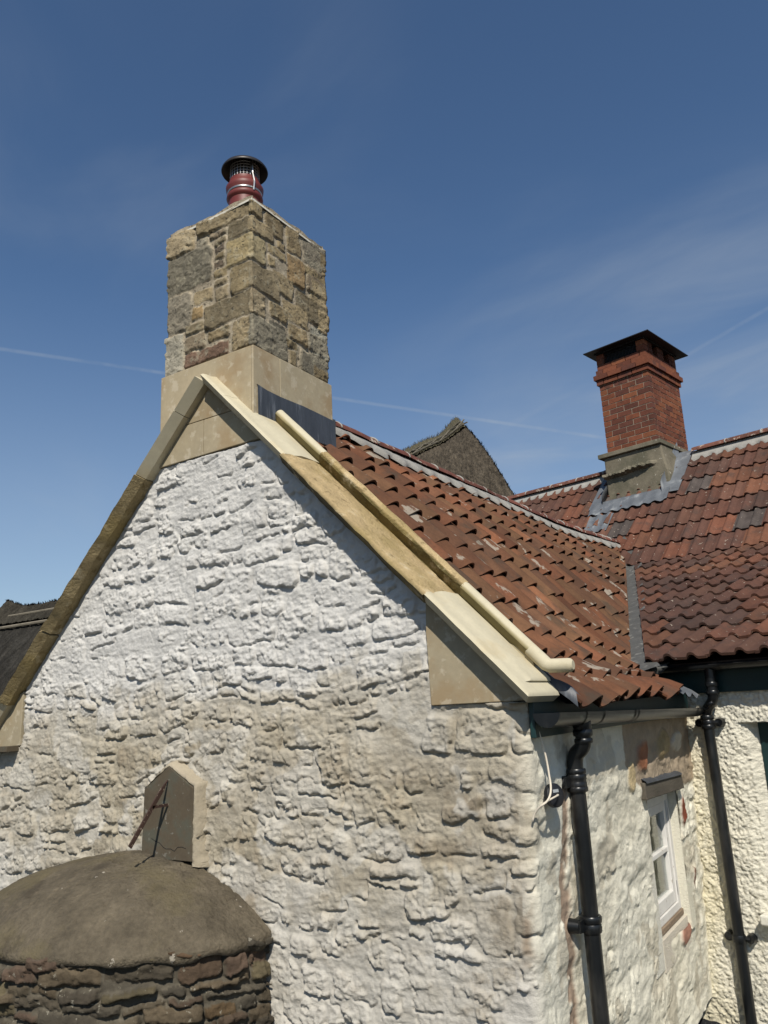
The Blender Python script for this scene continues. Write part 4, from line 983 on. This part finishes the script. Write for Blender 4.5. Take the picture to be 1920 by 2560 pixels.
# window of the farmhouse
m = MB(); fa = WA0+.048
m.box((fa, WV+.085, WZ0_), (fa+.075, WV+.14, WZ1_), fr=ob); m.box((fa+.0752, WV+.085, WZ1_-.062), (3.56, WV+.14, WZ1_), fr=ob); m.box((fa+.0752, WV+.085, WZ0_), (3.56, WV+.14, WZ0_+.05), fr=ob)
gw = m.build('window', M['green'], house, bevel=.003)
m = MB(); m.box((fa+.078, WV+.095, WZ0_+.052), (fa+.155, WV+.135, WZ1_-.064), fr=ob); m.box((fa+.1552, WV+.095, WZ1_-.13), (3.55, WV+.135, WZ1_-.064), fr=ob); m.build('casement', M['white'], gw, bevel=.003)
m = MB(); m.box((fa+.154, WV+.115, WZ0_+.05), (3.55, WV+.119, WZ1_-.128), fr=ob); m.build('pane', M['glass'], gw)
m = MB(); m.box((fa+.05, WV+.2, WZ0_), (3.55, WV+.21, WZ1_), fr=ob); m.build('blind', M['blind'], gw)
m = MB(); m.box((fa+.068, WV+.080, 1.30), (fa+.088, WV+.096, 1.40), fr=ob); m.build('hinge', M['white'], gw)
# sill stone
V, F = [], []; m = MB(); m.box((2.31, WV-.085, .335), (3.6, WV+.12, .395), fr=ob); m.build('window_sill', M['sill'], house, bevel=.01)
# fascia, gutter, downpipe
m = MB(); m.box((.55, WV-.035, 1.745), (5.0, WV-.012, 1.945), fr=ob); m.build('fascia_board', M['green'], house, bevel=.002)
m = MB(); m.box((.55, WV-.012, 1.80), (5.0, WV+.02, 1.945), fr=ob); m.build('soffit', M['blackdull'], house)
GV = WV-.10
hg = gutter('gutter', ob(1.72, GV, 1.945), ob(5.0, GV, 1.955), .058, 'black', house)
for a in (2.08, 2.30, 3.1): gband('gutter_union', ob(a, GV, 1.947), UO, .063, .03, 'black', hg)
# lead tail of the valley falling into the gutter
V, F = [], []
for i, t in enumerate(np.linspace(0, 1, 9)):
    a = 1.62+.36*t; V += [ob(a, EV+.10, 1.985-.02*t), ob(a, EV+.035, 1.968-.02*t+.006*math.sin(i*2)), ob(a+.01, EV-.0-.02*math.sin(i*1.3), 1.885+.045*t), ob(a+.01, EV+.03, 1.80+.13*t*t)]
for i in range(8):
    for j in range(3): k = i*4+j; F.append((k, k+4, k+5, k+1))
mesh_obj('valley_tail', V, F, M['leadv'], house, smooth=True)
pa = 2.185; pv_ = WV-.055
d2 = downpipe('downpipe', house, [ob(pa+.045, GV, 1.90), ob(pa+.045, GV, 1.74)]+[tuple(x) for x in bez(ob(pa+.045, GV, 1.735), ob(pa+.045, GV, 1.66), ob(pa-.035, pv_, 1.67), ob(pa-.035, pv_, 1.595), 12)]+[ob(pa-.035, pv_, 1.56)], .034)
m = MB(); m.tube([ob(pa-.035, pv_, 1.58), ob(pa-.03, pv_, .6), ob(pa-.03, pv_, -.7)], .034, 20); m.build('pipe_length', M['black'], d2, auto=50)
m = MB()
for z in (1.80, 1.745): ring(m, ob(pa+.045, GV, z), (0, 0, 1), .042, .028)
ring(m, ob(pa+.022, GV+.008, 1.675), (-.5, 0, 1), .040, .02); ring(m, ob(pa-.012, GV+.03, 1.645), (-.5, 0, 1), .040, .02)
for z, r in ((1.585, .044), (1.555, .041), (1.525, .044)): ring(m, ob(pa-.035, pv_, z), (0, 0, 1), r, .026)
m.build('socket', M['black'], d2, auto=40)
for z in (1.55, .235):
    m = MB()
    if z < 1: ring(m, ob(pa-.03, pv_, z), (0, 0, 1), .042, .045)
    ring(m, ob(pa-.033, pv_, z), (0, 0, 1), .0405, .03)
    for s_ in (-1, 1):
        m.tube([ob(pa-.033+s_*.068, WV-.006, z), ob(pa-.033+s_*.068, WV-.05, z)], [.032, .026], 16); m.tube([ob(pa-.033+s_*.068, pv_+.01, z), ob(pa-.033, pv_, z)], .016, 8)
    m.build('pipe_bracket', M['black'], d2, auto=40)

# ================================================================== BREAD OVEN in front of the gable
oven = tag(empty('bread_oven', (-3.55, 2.6, -1.3)), 'rounded dark rubble bread oven with domed render top against the white wall', 'oven')
OX, OR, OD, OZ = -3.56, .945, .70, .80
na, nh = 420, 190
tt = np.linspace(0, math.pi, na); vv2 = np.linspace(-.45, OZ-.012, nh)
Lo = np.concatenate([[0], np.cumsum(np.hypot(np.diff(OR*np.cos(tt)), np.diff(OD*np.sin(tt))))])
UO_, VV_ = np.meshgrid(Lo, vv2, indexing='ij'); TT = np.repeat(tt[:, None], nh, 1)
ost = courses(-.05, Lo[-1], -.5, OZ-.012, random.Random(43), (.038, .088), (.10, .36), gap=.013)
Ho, Io = rubble(UO_, VV_, ost, 700, .005, amp=(.012, .044), warp=.030, rough=.017, soft=.008, bot=.5, mort=.006, smear=.008, rnd=(.15, .6), tilt=.10, fq=17, dome=.08)
nxo = np.cos(TT)/OR; nyo = -np.sin(TT)/OD; nl_ = np.hypot(nxo, nyo); nxo, nyo = nxo/nl_, nyo/nl_
po = [(.068, .055, .037), (.054, .045, .032), (.080, .062, .040), (.078, .054, .038), (.058, .050, .037), (.084, .069, .041), (.048, .040, .029)]
Ro = random.Random(3); oc = np.array([np.array(Ro.choice(po))*Ro.uniform(.8, 1.2)*(np.array((1.12, .93, .86)) if (s_[0] < .35 and Ro.random() < .4) else 1) for s_ in ost])
Co = np.where((Io >= 0)[..., None], oc[np.clip(Io, 0, None)], np.array([.085, .074, .055])*(1+.3*fbm(UO_*30, VV_*30, 3, 71))[..., None])*(1+.3*fbm(UO_*9, VV_*9, 4, 72))[..., None]
Ho = Ho-.018
fast_quads('oven_wall', np.stack([OX+OR*np.cos(TT)+nxo*Ho, 3.0-OD*np.sin(TT)+nyo*Ho, VV_], -1).reshape(-1, 3), grid_quads(na, nh), M['oldwall'], oven, np.clip(Co.reshape(-1, 3), .008, .5))
nr = 130; V = []
rr = np.linspace(0, 1, nr); T2 = np.linspace(0, math.pi, 320)
RRg, TTg = np.meshgrid(rr, T2, indexing='ij')
lipn = 1+(.030*fbm(np.cos(TTg)*5, np.sin(TTg)*5, 4, 88)-.012*ss(.9, 2.2, TTg))*ss(.75, 1, RRg)
xx = OX+.0+(OR+.022)*RRg*np.cos(TTg)*lipn; yy = 3.0-(OD+.022)*RRg*np.sin(TTg)*lipn
zz = OZ+.028+.255*(1-RRg**2.0)-.05*RRg**6+.022*fbm(np.cos(TTg)*3.3, np.sin(TTg)*3.3, 3, 89)*RRg**4+.010*fbm(xx*3, yy*3, 3, 95)+.0055*fbm(xx*13, yy*13, 4, 96)+.0030*fbm(xx*45, yy*45, 2, 98)-.006*ss(.42, .6, fbm(xx*22, yy*22, 2, 99))
xx = xx+.16*(1-RRg)**1.3
V = np.stack([xx, yy, zz], -1).reshape(-1, 3); Q = grid_quads(nr, 320)[:, ::-1]
lipv = np.stack([OX+(OR+.020)*np.cos(T2)*lipn[-1]+0*T2, 3.0-(OD+.020)*np.sin(T2)*lipn[-1], OZ-.060+.026*fbm(T2*7, T2*0, 3, 97)], -1)
inn = np.stack([OX+(OR-.10)*np.cos(T2), 3.0-(OD-.10)*np.sin(T2), OZ-.060+0*T2], -1)
n0 = len(V); V = np.concatenate([V, lipv, inn]); last = (nr-1)*320+np.arange(320); lp = n0+np.arange(320); ip = n0+320+np.arange(320)
Q2 = np.stack([last[:-1], last[1:], lp[1:], lp[:-1]], -1); Q3 = np.stack([lp[:-1], lp[1:], ip[1:], ip[:-1]], -1)
fast_quads('oven_dome', V, np.concatenate([Q, Q2, Q3]), M['dome'], oven)

# ================================================================== SUNDIAL
sd_ = tag(empty('sundial', (-3.28, 2.95, 1.07)), 'slate wall sundial plate with pointed top and rusty iron gnomon above the oven', 'sundial')
DY = 2.952
def dpt_(px, py, Y):      # helper values worked out once from the photograph, in metres on the plate's plane
    return None
kf = 2.952/2.925; dk = lambda p: (p[0]*kf, 1.75+(p[1]-1.75)*kf)
poly = [dk(p) for p in ((-3.395, 1.070), (-3.395+.012, 1.40), (-3.205, 1.512), (-3.030, 1.412), (-3.035, 1.070))]
m = MB(); m.prism(poly, (DY, DY+.045)); m.build('dial_plate', M['slate'], sd_, bevel=.003)
m = MB()
ins = [(-3.036, 1.05), (-3.034, 1.15), (-3.031, 1.28), (-3.028, 1.414), (-3.10, 1.454), (-3.205, 1.513), (-3.29, 1.468), (-3.385, 1.402)]
ots = [(-2.995, 1.04), (-3.000, 1.15), (-2.995, 1.28), (-2.998, 1.435), (-3.09, 1.487), (-3.205, 1.540), (-3.32, 1.478), (-3.41, 1.41)]
ins, ots = [dk(p) for p in ins], [dk(p) for p in ots]
def dens(P, k=9): return [(P[i][0]+(P[i+1][0]-P[i][0])*t/k, P[i][1]+(P[i+1][1]-P[i][1])*t/k) for i in range(len(P)-1) for t in range(k)]+[P[-1]]
ins, ots = dens(ins), dens(ots); V, F = [], []; nI = len(ins)
for i, (a, b_) in enumerate(zip(ins, ots)):
    r1 = [float(x) for x in fbm(np.array([i*.33, i*.5, i*.41]), np.array([1.5, 9., 17.]), 3, 55)]
    w_ = 1 if i < nI*.72 else max(.15, 1-(i-nI*.72)/(nI*.20))
    for t, d in ((0, DY+.031), (.0, DY+.004), (.25+.3*r1[0], DY+.002+.014*r1[1]), (.66+.45*r1[1], DY+.014+.018*r1[2]), (1.05+.6*r1[2], 3.02)):
        V.append((a[0]+(b_[0]-a[0])*t*w_, d, a[1]+(b_[1]-a[1])*t*w_))
for i in range(nI-1):
    for j in range(4): k = i*5+j; F.append((k, k+5, k+6, k+1))
mesh_obj('mortar_fillet', V, F, M['plaster'], sd_, smooth=True)
g0 = Vector((-3.205*kf, DY-.006, 1.75-.302*kf)); g1 = Vector((-3.205*kf, DY-.235, 1.75-.585*kf)); dgn = (g1-g0).normalized()
m = MB(); w_ = Vector((0, dgn.z, -dgn.y)).normalized()*.011; t_ = Vector((.0035, 0, 0))
def bar(m, a, b_, w0, w1, t):
    P = [a-w0-t, a+w0-t, a+w0+t, a-w0+t, b_-w1-t, b_+w1-t, b_+w1+t, b_-w1+t]; m.add([tuple(p) for p in P], [(0, 3, 2, 1), (4, 5, 6, 7), (0, 1, 5, 4), (1, 2, 6, 5), (2, 3, 7, 6), (3, 0, 4, 7)])
bar(m, g0, g0+dgn*.06, w_*.1, w_, t_); bar(m, g0+dgn*.0601, g1, w_, w_, t_)
gm = g0+dgn*.155; hb = Vector((gm.x, DY+.004, gm.z+.0))
bar(m, gm, hb, Vector((0, 0, .007)), Vector((0, 0, .007)), t_); m.build('gnomon', M['rust'], sd_)

m = MB(); m.tube([(*dk((x, 0))[:1], DY-.0002, dk((0, z))[1]) for x, z in ((-3.32, 1.165), (-3.29, 1.152), (-3.26, 1.146), (-3.235, 1.128), (-3.215, 1.120), (-3.18, 1.122), (-3.155, 1.112), (-3.13, 1.132), (-3.10, 1.134), (-3.075, 1.128))], .0016, 5); m.build('crack', M['dark'], sd_)
# ================================================================== SENSOR DISC + CABLE on the side wall
disc = tag(empty('wall_sensor', (-1.25, 3.27, 1.36)), 'round black plastic alarm disc hanging beside the downpipe', 'sensor')
cN = Vector((.88, -.35, .15)).normalized(); cP = Vector((-1.240, 3.150, 1.378))
m = MB(); m.tube([cP-cN*.012, cP-cN*.010, cP+cN*.010, cP+cN*.014], [.040, .046, .046, .041], 32); m.build('disc_body', M['sensor'], disc, auto=50)
m = MB(); ax = Vector((0, 0, 1)).cross(cN).normalized(); ay = cN.cross(ax)
c0 = cP+cN*.0148+ay*.016; m.add([tuple(c0+ax*sx*.016+ay*sy*.006) for sx, sy in ((-1, -1), (1, -1), (1, 1), (-1, 1))], [(0, 1, 2, 3)]); m.build('disc_sticker', M['sticker'], disc)
m = MB(); m.tube([cP-cN*.012+ay*-.01, Vector((-1.275, 3.19, 1.345)), Vector((-1.30, 3.20, 1.31))], .006, 8); m.build('disc_stem', M['sensor'], disc)
cab = MB()
cpath = bez((-1.262, 3.075, 1.668), (-1.245, 3.09, 1.59), (-1.243, 3.115, 1.55), (-1.232, 3.10, 1.455), 14)[:-1]+bez((-1.232, 3.10, 1.455), (-1.22, 3.09, 1.40), (-1.212, 3.04, 1.375), (-1.235, 3.02, 1.36), 10)[:-1]+bez((-1.235, 3.02, 1.36), (-1.262, 3.02, 1.345), (-1.282, 3.03, 1.325), (-1.287, 3.022, 1.295), 8)
cab.tube(cpath, .0042, 8)
cab.tube(bez(cP+cN*.015, cP+cN*.040, Vector((-1.205, 3.07, 1.385)), Vector((-1.236, 3.022, 1.362)), 10), .0038, 8)
tag(cab.build('cable', M['cable'], None, smooth=True), 'thin cream cable hanging down the wall corner past the black disc', 'cable')

# ================================================================== BLACK FELTED LEAN-TO
box = tag(empty('felt_leanto', ob(2.0, -4.9, -1.3)), 'low black felt topped lean-to in the corner by the downpipe', 'lean-to')
V, F = [], []; n = 40
for i in range(n+1):
    for j in range(n+1):
        a = 1.66+.60*i/n; v = -5.20+.54*j/n; V.append(ob(a, v, -.275-.05*(i/n)-.30*(1-j/n)+.008*float(fbm(np.array([i*.8]), np.array([j*.8]), 3, 12)[0])))
for i in range(n):
    for j in range(n): k = i*(n+1)+j; F.append((k, k+n+1, k+n+2, k+1))
mesh_obj('felt_top', V, F, M['felt'], box)
m = MB(); m.box((1.68, -5.17, -1.3), (2.24, -4.68, -.66), fr=ob); m.build('leanto_body', M['oak'], box)

# ================================================================== THATCHED HOUSES
def thatch_plane(name, fn, nu, nv, mat, parent, col, seed, amp=.03):
    V, C = [], []; r = np.random.default_rng(seed)
    uu, vv = np.meshgrid(np.linspace(0, 1, nu), np.linspace(0, 1, nv), indexing='ij')
    P = fn(uu, vv); h = amp*fbm(uu*nu/2.5, vv*nv/4.0, 3, seed)+amp*.5*r.uniform(-1, 1, uu.shape)
    P = np.stack(P, -1); P[..., 2] += h; P[..., 0] += h*.4; P[..., 1] -= h*.4
    c = np.array(col)*(1+.45*fbm(uu*nu/3, vv*nv/9, 3, seed+3)+.25*r.uniform(-1, 1, uu.shape))[..., None]
    return fast_quads(name, P.reshape(-1, 3), grid_quads(nu, nv), mat, parent, np.clip(c.reshape(-1, 3), .008, .3), smooth=False)
def lerp(a, b_, t): return a+(b_-a)*t
th1 = tag(empty('thatched_cottage', (-8, 18, -1.3)), 'thatched roof with crisscross hazel ridge peeping above the orange pantiles', 'cottage')
pk = np.array([-8.793, 17.963, 9.02]); Lr = pk+np.array([-4.6, 1.54, -.25]); hip = np.array([-5.96, 14.85, 5.62]); dnl = Lr+(hip-pk)+np.array([-1.5, .2, 0])
nrm = np.array([.1, -.75, .6])
def f1(u, v):
    top = [lerp(Lr[i], pk[i], u) for i in range(3)]; bot = [lerp(dnl[i], hip[i], u) for i in range(3)]
    kick = .18*np.exp(-((1-u)/.12)**2)*(1-v)**3-.10*np.exp(-((.86-u)/.10)**2)*(1-v)**4
    bulge = .42*np.sin(v*math.pi)*(.4+.6*u)
    return [lerp(top[i], bot[i], v)+nrm[i]*bulge+(.12*bulge*u**2 if i == 0 else 0)+(kick if i == 2 else 0) for i in range(3)]
thatch_plane('thatch', f1, 260, 240, M['thatch'], th1, (.075, .062, .046), 5, .030)
def f2(u, v):     # hip end going away
    e = np.array([-8.2, 19.8, 5.6]); return [lerp(lerp(pk[i], hip[i], v), lerp(pk[i], e[i], v), u)+(nrm[i]+(.12 if i == 0 else 0))*.42*np.sin(v*math.pi)*(1-u)-.05*u*(i == 2) for i in range(3)]
thatch_plane('hip_thatch', f2, 60, 120, M['thatch'], th1, (.066, .054, .040), 6, .02)
def f3(u, v):     # raised ridge skirt
    P = f1(u, v*.20); return [P[i]+nrm[i]*.055 for i in range(3)]
thatch_plane('ridge_skirt', f3, 240, 60, M['thatchr'], th1, (.10, .09, .06), 7, .03)
m = MB()
def onsk(u, v): p = f1(np.array([u]), np.array([v])); return tuple(float(p[i][0])+nrm[i]*.095 for i in range(3))
for v in (.115, .185): m.tube([onsk(u, v) for u in np.linspace(.02, .995, 40)], .022, 6)
for k in range(9):
    u0 = .08+k*.105; m.tube([onsk(u0, .185), onsk(u0+.10, .115)], .018, 6); m.tube([onsk(u0, .115), onsk(u0+.10, .185)], .018, 6)
m.build('ridge_spar', M['spar'], th1)
m = MB(); m.box((-12.5, 16.5, -1.3), (-6.5, 20, 5.4)); m.build('house_wall', M['sill'], th1)
th2 = tag(empty('thatched_house', (-8.5, 7, -1.3)), 'dark thatched roof beyond the left coping of the white gable', 'house')
def f4(u, v):
    k = .12*np.exp(-(u/.06)**2)*(1-v)**3
    return lerp(-10.2, -5.6, u)-.25*v+.0*v, lerp(6.36, 4.1, v), lerp(3.27, .55, v)+.16*np.sin(v*math.pi)+k
thatch_plane('thatch', f4, 320, 220, M['thatch'], th2, (.030, .028, .024), 8, .012)
def f5(u, v): x, y, z = f4(u, v*.115); return x, y-.04, z+.045
thatch_plane('ridge_skirt', f5, 320, 40, M['thatch'], th2, (.040, .036, .028), 9, .012)
def f6(u, v): x, y, z = f4(u, v); return x, 2*6.36-y, z
thatch_plane('rear_thatch', f6, 60, 60, M['thatch'], th2, (.03, .028, .024), 10, .012)
m = MB(); m.box((-9.9, 4.5, -1.3), (-6.0, 8.2, .9)); m.prism([(-9.9, .9), (-9.85, .9), (-9.85, 1.0), (-9.9, 1.0)], (4.6, 8.1)); m.build('house_wall', M['sill'], th2)
m = MB(); V = [(-9.95, 4.3, .5), (-9.95, 8.4, .5), (-9.95, 6.36, 3.2)]; m.add(V, [(0, 1, 2)]); m.build('gable_end', M['sill'], th2)
m = MB(); m.tube([(x, 6.36-.32, 2.99+.02) for x in np.linspace(-10.25, -5.7, 12)], .02, 6); m.tube([(x, 6.36-.18, 3.17+.01) for x in np.linspace(-10.25, -5.7, 12)], .016, 6); m.build('ridge_spar', M['spar'], th2)

def fringe(name, pts, n, ln, seed, mat, parent):
    r = random.Random(seed); V, F = [], []
    for i in range(n):
        t = r.random()*(len(pts)-1); k = min(int(t), len(pts)-2); p = Vector(pts[k]).lerp(Vector(pts[k+1]), t-k)
        d = Vector((r.uniform(-.5, .5), r.uniform(-.5, .5), r.uniform(.25, 1))).normalized()*ln*r.uniform(.4, 1.2); w = Vector((r.uniform(-1, 1), r.uniform(-1, 1), 0)).normalized()*.008
        b0 = p-d*.5; o = len(V); V += [tuple(b0-w), tuple(b0+w), tuple(p+d+w*.4), tuple(p+d-w*.4)]; F.append((o, o+1, o+2, o+3))
    o = mesh_obj(name, V, F, mat, parent); tag(o, kind='stuff'); return o
g1 = [tuple(float(x[0]) for x in f3(np.array([u]), np.array([0.]))) for u in np.linspace(.3, 1, 30)]
g2 = [tuple(float(x[0]) for x in f1(np.array([1.]), np.array([v]))) for v in np.linspace(0, 1, 30)]
fringe('straw_fringe', g1, 420, .09, 4, M['thatchr'], th1); fringe('straw_fringe', g2, 420, .06, 5, M['thatch'], th1)
fringe('straw_fringe', [tuple(float(x[0]) for x in f5(np.array([u]), np.array([0.]))) for u in np.linspace(0, .5, 20)], 300, .028, 6, M['thatch'], th2)
# ================================================================== GROUND
V = [(-600, -600, -1.3), (600, -600, -1.3), (600, 600, -1.3), (-600, 600, -1.3)]
g = mesh_obj('ground', V, [(0, 1, 2, 3)], M['ground']); tag(g, kind='structure')
